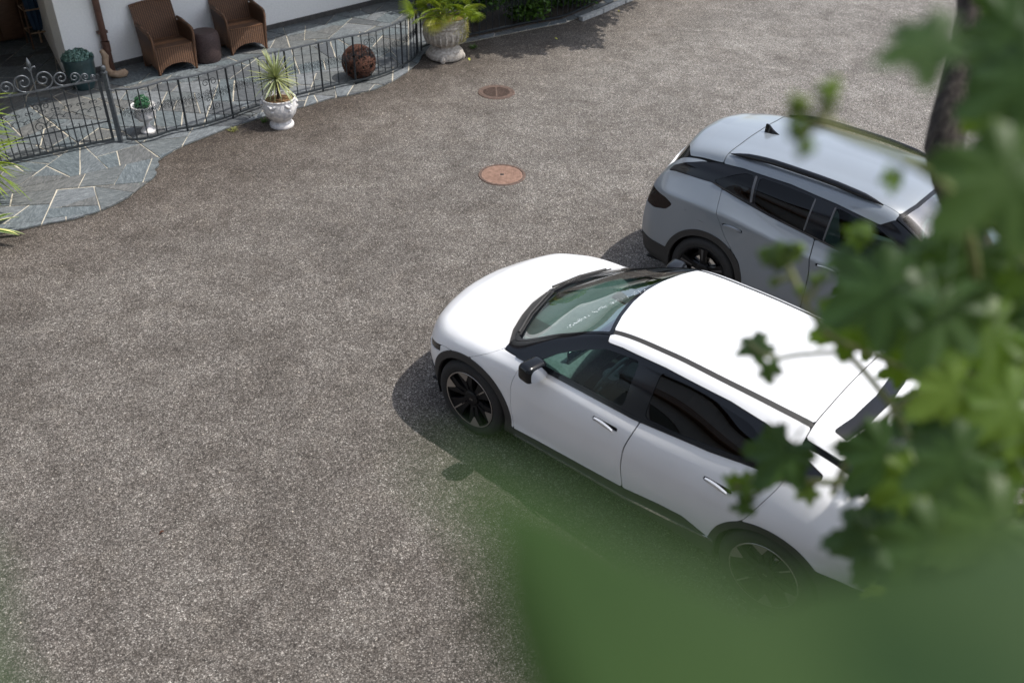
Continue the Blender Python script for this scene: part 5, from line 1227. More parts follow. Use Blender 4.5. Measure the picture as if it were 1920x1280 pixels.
leaf_cloud('crown', M['shrub'], tr, [(-.9, -2.9, 2.3, .75, .7, .5), (-.15, -2.9, 2.6, .8, .65, .5), (.55, -2.5, 2.6, .8, .7, .55), (1.0, -1.6, 2.8, .8, .7, .6), (-.2, -1.6, 2.8, 1., .9, .6), (-1.1, -2.0, 2.6, .8, .7, .5), (1.2, -.6, 3.0, 1.2, .8, .5), (.2, .2, 3.0, 1.2, .8, .5), (-.9, -.9, 2.9, 1.0, .8, .5), (1.0, 1.2, 3.2, 1.3, .8, .5), (-.3, -3.5, 2.25, .5, .35, .3), (-1.3, -3.6, 2.2, .5, .3, .3), (.75, -3.0, 2.4, .5, .4, .35)], 19000, .13, 5)
# weeds along the edges
def tuft(loc, n, L, material, label, cat, seed, grp=None):
    t = thing('grass_tuft', label, cat, loc, 0, grp); rn = random.Random(seed); b = MB()
    for k in range(n):
        a = rn.uniform(0, 6.28); r_ = rn.uniform(0, .05); d = Vector((math.cos(a)*rn.uniform(.3, 1), math.sin(a)*rn.uniform(.3, 1), rn.uniform(.4, 1.2))).normalized(); p = Vector((math.cos(a)*r_, math.sin(a)*r_, 0)); s = d.cross(Vector((0, 0, 1))).normalized()*.004; l = L*rn.uniform(.5, 1.1)
        b.add([p-s, p+s, p+d*l*.6+s*.8, p+d*l*.6-s*.8], [(0, 1, 2, 3)]); b.add([p+d*l*.6-s*.8, p+d*l*.6+s*.8, p+d*l+Vector((0, 0, -.25*l))], [(0, 1, 2)])
    tag(b.obj('blades', material, t, smooth=False, fix=False), kind='stuff')
tuft((-3.98, 12.36, .0), 60, .09, M['moss'], 'small straw-coloured grass tuft by the fence left of the spiky plant', 'weed', 1)
tuft((-.78, 16.0, .0), 70, .11, M['shrub'], 'green weed at the fence foot right of the palm urn', 'weed', 2)
tuft((-4.70, 10.62, .0), 30, .06, M['box'], 'tiny green weed at the curved edge of the slate apron', 'weed', 3)
tuft((-3.62, 12.70, .0), 40, .10, M['shrub'], 'grass sprouting in the shade of the spiky plant pot', 'weed', 4)

# ------------------------------------------------------------------ fallen dry leaves on the asphalt
lm = blade_me(.07, .035, .5, 4, .35, M['palm_yellow'], 'dry_leaf'); lb = blade_me(.06, .03, .7, 4, .4, M['rust'], 'dry_leaf')
for i, (x, y, me, lab) in enumerate(((.63, 16.55, lm, 'yellow dry leaf on the asphalt below the right-hand fence'), (1.9, 18.2, lm, 'yellowish fallen leaf at the kerb near the photo top'), (-2.63, 4.93, lb, 'brown dry leaf lying alone on the lower left asphalt'), (-.83, 15.45, lm, 'pale fallen leaf beside the foot of the palm urn'), (.14, 7.9, lb, 'tiny brown leaf on the asphalt left of the white car bonnet'))):
    o = put('fallen_leaf', me); o.location = (x, y, .02); o.rotation_euler = (.2, .1, i*1.7); tag(o, lab, 'fallen leaf')

b = MB(); rn = random.Random(99)
for k in range(420):
    x, y = rn.uniform(-5, 6), rn.uniform(3.4, 18)
    if x < -4.8+.55*(y-9) and y > 9: continue
    r_ = rn.uniform(.004, .011); a = rn.uniform(0, 6.28); q = [(x+math.cos(a+t)*r_*rn.uniform(.6, 1.2), y+math.sin(a+t)*r_*rn.uniform(.6, 1.2), .0008) for t in (0, 1.5, 3.1, 4.6)]
    b.add(q+[(x, y, r_*.7)], [(0, 1, 4), (1, 2, 4), (2, 3, 4), (3, 0, 4)])
tag(b.obj('loose_grit', M['grit'], smooth=False), 'pale loose grit scattered over the asphalt yard', 'grit', kind='stuff')
# ------------------------------------------------------------------ building the photo was taken from (seen only as reflections in the cars)
cbd = thing('guest_house', 'plastered building with a wooden balcony rail mirrored in the car windows', 'building', (0, -1.2, 0))
MB().box((-14, -.4, 0), (14, 0, 8.0)).obj('wall', M['plaster'], cbd, smooth=False)
MB().box((-14, 0, 3.9), (14, .92, 4.08)).obj('balcony_floor', M['balcony_wood'], cbd, smooth=False)
MB().box((-14, -.6, 8.0), (14, .5, 8.2)).obj('roof_overhang', M['brown_wood'], cbd, smooth=False)
for k in range(7):
    x = -12+4*k
    fr = MB().box((x-.62, .002, 1.0), (x+.62, .03, 2.4)).obj('window', M['brown_wood'], cbd, smooth=False); MB().box((x-.55, .032, 1.07), (x+.55, .04, 2.33)).obj('pane', M['gloss_black'], fr, smooth=False)
for z in (4.2, 4.42, 4.64): MB().box((-14, .86, z), (14, .89, z+.12)).obj('rail_board', M['balcony_wood'], cbd, smooth=False)

# ------------------------------------------------------------------ grapevine in front of the lens
VINE_LEAVES = [
 (.486,1.241,4.366,-.576,-.538,-.616,-.256,-.597,.76,.156,'d'), (.432,1.33,4.534,-.913,-.27,-.307,-.276,-.148,.95,.091,'d'), (.425,1.22,4.556,-.643,.65,.405,-.531,-.759,.375,.06,'d'), (.436,1.248,4.279,-.904,-.202,-.376,-.35,-.156,.924,.076,'m'),
 (.437,1.217,4.248,-.983,.001,-.183,-.038,-.979,.198,.061,'d'), (.416,1.251,4.275,-.896,.38,.228,-.346,-.921,.178,.049,'m'), (.544,1.237,4.643,-.93,-.109,-.351,-.07,-.886,.459,.136,'m'), (.442,.94,4.9,-.842,-.03,-.538,-.419,-.591,.689,.163,'b'),
 (.534,.99,4.849,-.336,-.615,-.713,-.194,-.696,.691,.169,'b'), (.458,.802,5.117,-.768,-.253,-.589,-.31,-.657,.687,.158,'b'), (.329,.746,5.259,-.93,-.024,-.368,-.329,-.398,.856,.091,'b'), (.44,1.006,5.016,-.125,-.657,-.744,.285,-.742,.607,.042,'m'),
 (.577,1.161,4.745,.433,-.699,-.569,-.408,-.715,.568,.127,'d'), (.638,1.063,4.656,-.817,-.186,-.546,-.283,-.696,.66,.144,'y'), (.589,1.098,4.496,-.608,-.412,-.679,-.261,-.704,.661,.172,'d'), (.598,.987,4.542,-.256,-.735,-.627,-.389,-.516,.763,.161,'m'),
 (.6,.93,4.643,-.82,-.083,-.566,-.484,-.428,.764,.158,'d'), (.571,1.01,4.398,-.956,.096,-.278,-.293,-.376,.879,.154,'d'), (.491,.737,4.69,-.617,-.447,-.647,-.343,-.588,.733,.156,'b'), (.546,.737,4.726,-.874,-.146,-.464,-.386,-.371,.844,.163,'b'),
 (.671,1.27,4.591,-.884,.448,.131,-.348,-.819,.456,.125,'m'), (.635,1.024,4.787,-.908,-.176,-.38,-.287,-.399,.871,.158,'m'), (.608,1.088,4.862,-.443,-.355,-.823,-.23,-.843,.487,.135,'d'), (.705,1.024,4.66,-.842,-.246,-.48,-.18,-.711,.68,.161,'y'),
 (.514,1.229,4.812,-.764,-.315,-.563,.131,-.93,.344,.059,'m'), (.465,1.137,4.829,-.895,-.182,-.408,-.353,-.272,.895,.071,'b'), (.613,1.185,4.814,-.857,-.135,-.497,-.423,-.364,.83,.11,'d'), (.58,1.11,5.153,-.514,-.307,-.801,-.505,-.647,.572,.147,'d'),
 (.553,1.002,5.141,-.789,.045,-.612,-.511,-.6,.615,.149,'d'), (.628,1.16,5.031,-.363,-.395,-.844,-.583,-.61,.537,.119,'m'), (.709,1.272,4.838,-.324,-.626,-.709,-.03,-.742,.669,.109,'d'), (.543,1.218,4.292,-.905,-.203,-.374,-.351,-.138,.926,.061,'y'),
 (.87,1.559,4.215,-.723,-.276,-.633,-.237,-.762,.603,.112,'m'), (.879,1.692,4.213,-.89,-.013,-.457,-.279,-.776,.566,.104,'m'), (.723,1.236,4.252,-.929,-.197,-.312,-.099,-.681,.726,.161,'d'), (.908,1.361,4.35,.934,-.122,.335,-.356,-.37,.858,.051,'z'),
 (.747,1.23,4.595,.022,.62,.785,-.77,-.49,.409,.048,'z'), (1.218,2.227,4.134,-.953,.257,-.159,-.242,-.333,.911,.126,'d'), (.762,1.32,4.385,-.89,-.134,-.435,-.328,-.474,.817,.14,'d'), (.975,1.363,4.373,-.89,-.183,-.418,-.324,-.391,.862,.116,'d'),
 (1.202,2.024,3.821,.413,-.809,-.418,.062,-.433,.899,.149,'d'), (1.188,1.727,4.25,-.048,-.79,-.611,-.632,-.449,.631,.102,'m'), (.752,1.245,4.157,-.927,-.079,-.365,-.221,-.672,.707,.102,'m'), (1.496,2.315,4.023,-.003,-.616,-.788,-.731,-.537,.422,.121,'y'),
 (.757,1.102,4.532,.283,-.822,-.493,-.179,-.551,.815,.136,'m'), (.792,1.096,4.048,-.923,.347,-.168,-.244,-.188,.951,.142,'d'), (1.267,1.532,3.6,-.641,-.444,-.626,-.542,-.315,.779,.123,'y'), (1.178,2.221,3.966,-.902,-.073,-.425,-.348,-.459,.817,.139,'y'),
 (1.286,1.769,3.831,-.911,.403,-.08,-.401,-.827,.393,.125,'m'), (.774,1.292,4.021,-.658,-.409,-.632,-.452,-.458,.766,.133,'d'), (.788,1.054,4.386,-.924,-.03,-.381,-.359,-.271,.893,.14,'d'), (1.3,2.168,4.342,-.36,-.583,-.728,-.475,-.558,.681,.117,'d'),
 (.745,1.242,4.28,-.334,-.739,-.585,.176,-.659,.732,.143,'y'), (1.017,1.677,4.729,-.847,.531,.002,-.519,-.829,.206,.094,'m'), (1.365,2.207,4.486,.064,-.676,-.734,-.643,-.59,.488,.108,'d'), (1.042,1.185,3.987,-.688,-.436,-.58,-.475,-.334,.814,.141,'m'),
 (.759,1.125,4.491,.248,-.799,-.549,.026,-.56,.828,.123,'y'), (1.446,2.4,4.431,.096,-.609,-.788,.059,-.786,.615,.103,'m'), (.902,1.589,4.813,-.37,-.521,-.769,-.512,-.577,.637,.147,'m'), (.993,1.921,4.923,-.867,-.082,-.491,-.054,-.965,.255,.136,'d'),
 (1.016,2.375,3.928,-.785,-.263,-.561,-.048,-.877,.479,.119,'d'), (1.18,1.838,3.059,-.746,-.503,-.435,-.428,-.138,.893,.093,'d'), (1.455,2.27,4.117,-.067,-.809,-.585,.041,-.588,.808,.114,'y'), (1.361,2.106,4.253,-.929,.281,-.239,-.338,-.389,.857,.117,'d'),
 (1.286,1.844,3.566,-.875,.272,-.401,-.481,-.574,.662,.101,'m'), (.875,1.498,4.579,-.143,-.611,-.778,-.6,-.572,.559,.096,'y'), (.86,1.45,4.796,-.345,-.562,-.752,-.605,-.479,.635,.097,'d'), (.875,1.468,4.381,-.231,-.657,-.718,-.59,-.492,.64,.123,'y'),
 (.895,1.292,4.273,-.751,-.213,-.626,-.275,-.761,.588,.148,'m'), (.844,1.201,3.963,-.143,-.843,-.519,-.469,-.404,.785,.098,'d'), (1.006,2.362,4.012,-.146,-.574,-.806,-.266,-.762,.59,.141,'b'), (.96,1.589,4.674,-.776,-.186,-.602,-.48,-.444,.757,.112,'d'),
 (1.302,2.511,3.716,-.314,-.682,-.661,.195,-.727,.658,.142,'d'), (1.219,2.072,3.219,-.874,-.3,-.382,-.023,-.76,.649,.112,'m'), (1.159,1.495,4.157,-.947,.191,-.258,-.301,-.253,.919,.124,'m'), (1.302,1.66,3.416,-.974,.161,-.162,-.228,-.65,.725,.129,'y'),
 (1.452,2.612,4.753,-.485,-.415,-.77,-.637,-.435,.636,.122,'d'), (1.328,2.081,3.701,-.612,-.372,-.698,-.42,-.595,.686,.122,'y'), (1.231,1.526,3.524,-.923,.345,-.169,-.29,-.34,.895,.114,'y'), (.967,1.217,3.967,-.688,-.421,-.592,-.282,-.596,.752,.134,'d'),
 (.776,1.027,4.597,-.726,.682,.084,-.58,-.673,.458,.114,'m'), (1.261,1.793,3.247,-.954,-.128,-.273,-.254,-.144,.956,.113,'m'), (.988,1.491,3.633,-.96,.252,-.125,-.214,-.364,.907,.143,'m'), (.59,1.261,4.725,-.958,.265,-.112,-.237,-.509,.828,.094,'d'),
 (1.082,1.791,3.614,-.835,.545,-.077,-.41,-.522,.748,.15,'d'), (1.369,1.683,3.584,-.489,-.743,-.458,-.204,-.413,.888,.118,'y'), (.845,1.289,3.939,-.816,-.333,-.472,-.329,-.404,.854,.099,'b'), (1.357,1.877,3.387,-.249,-.684,-.686,-.133,-.678,.723,.112,'y'),
 (1.441,2.07,3.762,-.664,-.488,-.567,-.263,-.557,.788,.096,'m'), (.963,1.201,4.254,-.181,-.698,-.693,-.045,-.698,.715,.098,'b'), (1.132,1.581,4.091,-.415,-.528,-.741,-.569,-.485,.664,.143,'d'), (1.181,1.82,4.254,-.808,.589,.025,-.53,-.744,.408,.109,'d'),
 (1.07,1.448,4.295,-.102,-.816,-.568,-.377,-.497,.781,.133,'d'), (1.116,1.672,4.282,-.91,.099,-.402,-.314,-.798,.514,.146,'d'), (1.589,2.617,4.189,-.819,-.189,-.541,-.453,-.366,.813,.133,'m'), (1.256,1.724,4.186,.105,-.802,-.588,-.173,-.597,.783,.116,'d'),
 (1.249,2.494,4.001,-.37,-.506,-.78,-.401,-.67,.625,.122,'d'), (.892,1.301,4.533,-.726,-.304,-.617,-.109,-.835,.54,.114,'b'), (.938,1.47,4.3,-.642,-.527,-.557,.094,-.775,.626,.134,'y'), (1.215,1.356,3.791,-.233,-.706,-.669,-.653,-.396,.645,.095,'y'),
 (1.313,2.286,4.49,-.749,.655,.102,-.518,-.674,.526,.098,'y'), (1.386,1.778,3.798,-.965,.124,-.231,-.21,-.894,.397,.147,'d'), (.862,1.538,4.483,-.218,-.658,-.72,-.016,-.736,.677,.133,'d'), (.711,1.378,5.1,-.844,.428,.322,-.337,-.892,.302,.133,'d'),
 (1.5,2.813,4.674,-.676,-.233,-.699,-.538,-.493,.684,.113,'d'), (1.253,1.645,3.76,-.97,.191,-.149,-.197,-.262,.945,.098,'b'), (.713,1.011,4.359,-.806,.592,-.007,-.461,-.62,.635,.121,'m'), (1.353,2.15,4.38,-.847,.518,-.118,-.499,-.699,.512,.117,'d'),
 (.837,1.31,4.518,-.817,-.102,-.567,-.399,-.608,.686,.147,'y'), (1.433,1.936,3.926,.145,-.785,-.602,-.574,-.562,.595,.102,'m'), (.792,1.506,4.547,-.642,-.347,-.683,-.438,-.565,.699,.115,'m'), (.932,1.298,4.086,-.606,-.441,-.663,-.104,-.782,.615,.132,'m'),
 (1.378,1.932,3.242,-.766,-.388,-.512,-.488,-.168,.857,.127,'d'), (.822,1.399,4.381,-.948,.038,-.315,-.175,-.889,.422,.122,'m'), (.862,1.392,4.727,-.136,-.734,-.666,-.177,-.643,.745,.099,'m'), (.908,1.267,3.973,-.844,.512,-.16,-.367,-.334,.868,.131,'d'),
 (1.088,1.701,3.857,.154,-.858,-.49,-.347,-.511,.786,.126,'y'), (.911,1.113,4.298,-.688,-.49,-.535,-.235,-.547,.803,.115,'m'), (1.214,2.243,4.919,.314,-.596,-.739,-.654,-.7,.287,.15,'d'), (.72,1.097,4.512,-.854,-.201,-.479,-.379,-.391,.839,.103,'y'),
 (1.356,2.168,4.146,-.942,.246,-.226,-.334,-.699,.632,.099,'d'), (.952,1.34,3.828,-.745,-.488,-.454,-.404,-.21,.89,.108,'m'), (1.229,2.651,3.856,-.95,.312,-.018,-.232,-.666,.709,.119,'m'), (.713,1.092,4.275,-.888,-.184,-.421,-.327,-.392,.86,.098,'y'),
 (1.097,1.724,3.485,-.331,-.667,-.668,-.539,-.447,.714,.142,'m'), (.672,.917,4.415,-.531,-.673,-.514,-.461,-.279,.842,.112,'d'), (.765,1.4,5.096,-.891,.37,-.263,-.453,-.678,.58,.129,'m'), (1.318,2.047,3.833,-.768,.615,.18,-.46,-.725,.512,.11,'m'),
 (1.142,2.017,3.443,-.884,-.019,-.467,-.383,-.545,.746,.136,'y'), (.927,1.793,5.014,-.892,.25,-.376,-.448,-.387,.806,.092,'m'), (.926,1.777,4.46,-.854,.514,.079,-.339,-.666,.665,.111,'d'), (1.437,1.818,3.382,-.334,-.765,-.551,.111,-.612,.783,.093,'y'),
 (1.43,1.974,3.453,-.889,.113,-.443,-.371,-.745,.555,.116,'y'), (1.169,1.673,3.484,-.477,-.652,-.59,-.154,-.599,.786,.123,'d'), (.934,1.086,4.272,-.268,-.726,-.634,-.36,-.534,.765,.15,'m'), (1.031,1.777,4.208,-.683,-.301,-.666,-.483,-.497,.721,.148,'m'),
 (1.464,1.947,3.514,-.516,-.503,-.693,-.643,-.307,.702,.145,'m'), (1.596,2.074,3.619,-.682,-.362,-.636,-.588,-.246,.77,.12,'b'), (.738,1.219,4.713,-.83,.071,-.553,-.472,-.617,.63,.139,'d'), (.953,1.503,3.643,.178,-.788,-.589,-.574,-.569,.589,.096,'m'),
 (.989,1.645,4.393,-.729,-.118,-.674,-.49,-.599,.634,.14,'d'), (1.171,1.832,3.654,-.463,-.558,-.689,-.141,-.721,.678,.106,'y'), (.93,1.445,4.274,-.857,-.177,-.485,-.169,-.791,.587,.101,'y'), (1.247,2.023,3.892,-.733,-.34,-.589,-.362,-.539,.761,.101,'d'),
 (.798,1.272,4.582,-.626,-.463,-.627,-.034,-.788,.615,.099,'d'), (1.216,1.979,4.069,.028,-.788,-.615,.072,-.612,.787,.147,'d'), (1.265,2.3,4.603,.011,-.565,-.825,.066,-.823,.565,.106,'m'), (.951,1.521,4.517,-.837,-.025,-.546,-.477,-.454,.752,.094,'d'),
 (.76,1.208,4.759,-.25,-.557,-.792,-.271,-.745,.609,.119,'m'), (.943,1.179,4.134,-.891,.157,-.425,-.342,-.848,.404,.125,'d'), (1.245,2.364,4.011,-.299,-.576,-.761,-.6,-.506,.619,.135,'d'), (.784,1.561,4.441,.368,-.83,-.419,.008,-.448,.894,.133,'d'),
 (.713,1.114,4.356,-.606,-.535,-.588,-.112,-.675,.73,.118,'y'), (1.485,2.793,4.722,-.706,.003,-.708,-.51,-.696,.506,.138,'d'), (1.557,2.708,4.511,-.689,-.257,-.678,-.029,-.924,.381,.149,'m'), (.801,1.056,4.192,-.163,-.735,-.658,-.663,-.413,.625,.098,'m'),
 (1.25,2.137,4.151,.036,-.67,-.741,-.644,-.583,.496,.113,'d'), (.783,1.398,4.511,-.967,.12,-.223,-.253,-.407,.878,.109,'m'), (1.416,2.507,3.896,-.194,-.546,-.815,.071,-.836,.543,.142,'d'), (1.286,2.14,4.062,-.852,.132,-.507,-.485,-.562,.669,.137,'m'),
 (.778,1.177,4.722,.089,-.813,-.576,-.353,-.566,.745,.144,'d'), (1.272,1.636,3.513,-.829,.512,-.225,-.511,-.529,.678,.091,'b'), (1.658,2.093,3.561,-.88,.393,-.266,-.469,-.81,.352,.131,'b'), (.724,1.075,4.452,-.621,-.55,-.558,-.547,-.206,.812,.134,'m'),
 (.905,1.352,4.106,-.675,-.514,-.529,-.162,-.597,.786,.106,'m'), (.926,1.701,4.404,-.882,.469,-.053,-.336,-.545,.768,.111,'b'), (1.537,1.804,3.201,-.153,-.77,-.619,-.695,-.361,.622,.138,'m'), (1.271,2.021,4.366,-.777,-.19,-.6,-.049,-.932,.359,.128,'y'),
 (1.235,2.218,3.326,-.793,-.247,-.556,-.466,-.342,.816,.134,'m'), (.753,1.353,4.882,.011,-.692,-.722,-.678,-.535,.503,.133,'d'), (.827,1.166,4.492,-.681,-.454,-.574,-.433,-.382,.816,.149,'d'), (1.364,2.752,4.783,-.697,-.282,-.659,-.111,-.866,.488,.115,'d'),
 (1.164,2.035,3.149,-.796,-.304,-.524,-.484,-.201,.852,.108,'d'), (.976,1.481,4.019,-.828,.558,-.063,-.387,-.485,.785,.095,'d'), (.845,1.29,4.458,-.774,-.207,-.599,-.534,-.296,.792,.144,'m'), (.965,1.367,4.436,.288,-.88,-.377,-.108,-.421,.901,.145,'d'),
 (1.242,2.245,4.722,-.853,.439,-.282,-.512,-.605,.61,.131,'m'), (1.145,1.9,3.663,-.766,-.243,-.595,-.463,-.434,.773,.135,'d'), (1.428,2.466,3.846,-.639,-.436,-.633,-.524,-.356,.774,.121,'m'), (1.276,2.556,3.786,-.157,-.572,-.805,.192,-.818,.543,.128,'d'),
 (1.375,1.738,3.731,-.888,.22,-.403,-.41,-.776,.48,.105,'y'), (.968,1.682,4.641,-.563,-.258,-.785,-.403,-.744,.533,.122,'y'), (.694,1.441,4.636,-.073,-.615,-.785,-.512,-.653,.559,.097,'d'), (1.465,1.754,3.652,-.901,-.071,-.428,-.179,-.838,.515,.109,'d'),
 (.884,1.372,4.178,-.601,-.495,-.627,-.555,-.307,.773,.126,'d'), (.985,2.129,3.976,-.036,-.68,-.733,.12,-.731,.672,.112,'m'), (.785,1.223,4.65,-.929,.311,-.203,-.314,-.368,.875,.104,'d'), (1.073,1.382,3.726,-.737,-.299,-.606,-.527,-.306,.793,.095,'d'),
 (1.4,1.91,3.839,-.761,-.347,-.548,-.506,-.211,.836,.116,'d'), (.571,1.005,4.421,-.021,-.879,-.477,.202,-.471,.859,.143,'d'), (1.21,1.833,3.125,-.982,.171,-.082,-.106,-.138,.985,.123,'m'), (1.311,2.061,3.995,-.933,.355,-.059,-.319,-.736,.597,.092,'b'),
 (1.24,2.059,4.442,.363,-.746,-.559,-.003,-.601,.799,.094,'m'), (.815,1.163,4.667,-.583,-.563,-.586,-.0,-.721,.693,.139,'y'), (1.344,2.031,4.323,-.852,.511,-.112,-.491,-.708,.508,.147,'d'), (1.295,1.842,3.659,.142,-.824,-.549,.001,-.555,.832,.11,'b'),
 (.735,1.198,4.062,-.945,-.096,-.312,-.299,-.131,.945,.105,'y'), (1.29,1.97,3.14,-.736,-.41,-.539,-.191,-.638,.746,.127,'d'), (1.43,1.616,3.548,-.92,.35,-.179,-.325,-.421,.847,.102,'y'), (1.352,1.82,3.391,-.609,-.631,-.481,.037,-.628,.777,.126,'y'),
 (.958,1.34,4.262,-.234,-.628,-.742,-.504,-.574,.645,.097,'y'), (1.278,2.434,4.696,.034,-.667,-.744,-.645,-.583,.494,.12,'m'), (.917,1.243,4.043,.162,-.835,-.526,-.5,-.529,.685,.142,'b'), (.933,1.482,3.841,-.852,.509,.119,-.248,-.594,.766,.124,'y'),
 (1.009,1.927,4.946,-.918,.364,-.158,-.324,-.456,.829,.144,'m'), (.735,1.668,4.411,-.733,-.375,-.568,-.408,-.425,.808,.13,'d'), (1.304,1.942,4.005,-.886,.454,-.093,-.326,-.467,.822,.141,'b'), (1.257,2.025,3.625,.143,-.809,-.57,-.348,-.58,.737,.117,'y'),
 (.762,1.248,4.915,-.944,.053,-.325,-.199,-.877,.438,.141,'b'), (1.293,1.717,3.551,-.267,-.747,-.609,-.653,-.325,.684,.094,'m'), (1.315,2.214,4.405,.21,-.777,-.593,-.322,-.628,.708,.122,'y'), (1.207,2.057,3.473,-.339,-.725,-.6,-.32,-.51,.798,.12,'m'),
 (1.198,2.1,4.72,-.726,-.192,-.661,-.21,-.853,.478,.096,'y'), (1.137,2.101,4.806,-.953,.223,-.207,-.253,-.958,.133,.135,'d'), (1.334,2.38,4.713,-.746,.036,-.665,-.573,-.544,.613,.113,'d'), (.822,1.344,4.127,-.733,-.309,-.606,-.531,-.296,.794,.105,'d'),
 (1.275,1.894,3.854,-.871,.255,-.42,-.466,-.701,.54,.132,'y'), (.79,1.404,4.812,-.318,-.451,-.834,-.669,-.516,.534,.129,'y'), (1.351,1.972,3.617,-.799,.602,.001,-.532,-.707,.465,.134,'d'), (.577,1.312,4.589,-.954,-.005,-.301,-.259,-.496,.829,.137,'m'),
 (1.059,1.553,4.243,-.944,.327,-.05,-.149,-.284,.947,.148,'d'), (.926,1.137,4.212,.246,-.89,-.385,-.284,-.446,.849,.098,'d'), (1.036,2.137,4.05,-.977,.187,-.105,-.213,-.899,.383,.111,'y'), (.721,1.152,4.277,-.501,-.518,-.693,-.162,-.731,.663,.1,'b'),
 (1.095,1.917,4.865,-.859,-.013,-.511,-.401,-.604,.689,.147,'y'), (.895,1.615,4.526,.192,-.627,-.755,-.563,-.701,.438,.102,'d'), (1.563,2.046,3.722,-.921,.125,-.369,-.387,-.394,.833,.104,'d'), (1.035,1.707,4.003,-.881,.465,-.087,-.453,-.778,.435,.105,'m'),
 (.754,1.709,4.311,-.22,-.637,-.739,-.035,-.752,.658,.108,'m'), (.894,1.315,4.654,-.825,-.068,-.56,-.358,-.704,.613,.13,'d'), (1.06,1.597,4.281,.32,-.719,-.617,.169,-.597,.784,.097,'m'), (1.08,1.719,3.948,-.839,.539,.074,-.388,-.687,.614,.095,'d'),
 (1.522,2.764,4.66,-.45,-.258,-.855,-.521,-.702,.486,.13,'b'), (.906,1.18,3.925,-.34,-.703,-.625,-.459,-.456,.763,.127,'d'), (.839,1.516,4.399,-.817,.574,-.043,-.342,-.425,.838,.138,'d'), (.854,1.015,4.21,-.213,-.726,-.654,-.628,-.411,.661,.126,'d'),
 (.729,1.169,4.21,.456,-.755,-.471,.182,-.439,.88,.147,'m'), (1.117,1.653,3.707,-.947,-.003,-.321,-.18,-.821,.541,.095,'b'), (.944,1.998,4.249,-.512,-.52,-.683,-.573,-.386,.723,.138,'m'), (.744,1.147,4.02,-.034,-.903,-.429,.149,-.429,.891,.114,'y'),
 (.767,1.392,5.127,-.818,.047,-.574,-.317,-.868,.381,.094,'b'), (.859,1.417,4.637,-.467,-.363,-.806,-.457,-.681,.572,.101,'d'),
]
VINE_CANES = {
  'tendril1': [(0.277, 0.893, 5.145), (0.29, 0.884, 5.133), (0.303, 0.879, 5.131), (0.335, 0.883, 5.116), (0.385, 0.889, 5.096), (0.437, 0.91, 5.063), (0.533, 0.945, 4.988), (0.681, 1.042, 4.86)],
  'tendril1b': [(0.304, 0.889, 5.158), (0.304, 0.884, 5.144), (0.303, 0.879, 5.131)],
  'tendril1c': [(0.286, 0.875, 5.109), (0.287, 0.88, 5.12), (0.303, 0.879, 5.131)],
  'cane2': [(0.451, 1.01, 5.034), (0.504, 1.031, 5.005), (0.55, 1.042, 4.95), (0.615, 1.071, 4.84)],
  'bud': [(0.408, 1.243, 4.766), (0.423, 1.225, 4.745), (0.44, 1.2, 4.715), (0.469, 1.187, 4.676), (0.545, 1.217, 4.615), (0.657, 1.248, 4.551), (0.795, 1.27, 4.503), (1.007, 1.349, 4.421)],
  'bud2': [(0.461, 1.21, 4.743), (0.447, 1.198, 4.717), (0.442, 1.196, 4.71)],
  'bud3': [(0.399, 1.224, 4.73), (0.42, 1.222, 4.739)],
  'arch': [(0.578, 1.204, 4.294), (0.605, 1.244, 4.348), (0.629, 1.235, 4.432), (0.692, 1.252, 4.492), (0.81, 1.282, 4.53), (1.006, 1.409, 4.499)],
  'diag': [(0.55, 1.253, 4.578), (0.611, 1.246, 4.518), (0.65, 1.195, 4.48), (0.678, 1.122, 4.418), (0.679, 0.957, 4.413), (0.679, 0.747, 4.391)],
  'low': [(0.526, 1.235, 4.301), (0.578, 1.221, 4.311), (0.628, 1.174, 4.364), (0.728, 1.106, 4.434), (0.904, 1.135, 4.436)],
  'link1': [(0.415, 1.335, 4.533), (0.444, 1.281, 4.542), (0.474, 1.244, 4.577), (0.55, 1.253, 4.578)],
  'link2': [(0.416, 1.251, 4.275), (0.437, 1.231, 4.262), (0.482, 1.24, 4.288), (0.526, 1.235, 4.301)],
  'near': [(0.197, 0.127, 5.241), (0.143, 0.126, 5.268), (0.09, 0.111, 5.295), (0.05, 0.103, 5.312)],
}
VINE_BUDS = [(0.277, 0.893, 5.146, 0.012), (0.304, 0.889, 5.159, 0.014), (0.302, 0.886, 5.147, 0.009), (0.286, 0.874, 5.107, 0.011), (0.276, 0.884, 5.124, 0.012), (0.29, 0.883, 5.131, 0.008), (0.388, 1.247, 4.763, 0.016), (0.408, 1.246, 4.772, 0.018), (0.424, 1.241, 4.772, 0.017), (0.405, 1.238, 4.756, 0.015), (0.461, 1.211, 4.745, 0.013), (0.399, 1.223, 4.729, 0.009), (0.436, 1.208, 4.725, 0.01), (0.48, 1.148, 4.859, 0.016)]
NEAR_A = ( [0.0215, 0.0987, 5.3697] , [0.9995, 0.0073, 0.0304] , [-0.0235, -0.4643, 0.8854] , [(-0.0413, 0.0332), (-0.0214, 0.028), (-0.0082, 0.0225), (0.0063, 0.0149), (0.0221, 0.008), (0.0322, -0.0029), (0.0358, -0.0128), (0.032, -0.0258), (0.0109, -0.033), (-0.0023, -0.0258), (-0.0119, -0.0143), (-0.0169, -0.002), (-0.0213, 0.0085), (-0.0279, 0.0183)] )
NEAR_D = ( [0.0123, 0.1075, 5.344] , [0.9392, 0.265, -0.2182] , [0.3426, -0.6814, 0.6468] , [(-0.0174, 0.0255), (-0.0072, 0.0252), (0.0095, 0.0155), (0.0208, -0.0055), (0.0263, -0.0262), (0.0089, -0.0298), (-0.0063, -0.0166), (-0.0137, -0.0017), (-0.0179, 0.0129)] )
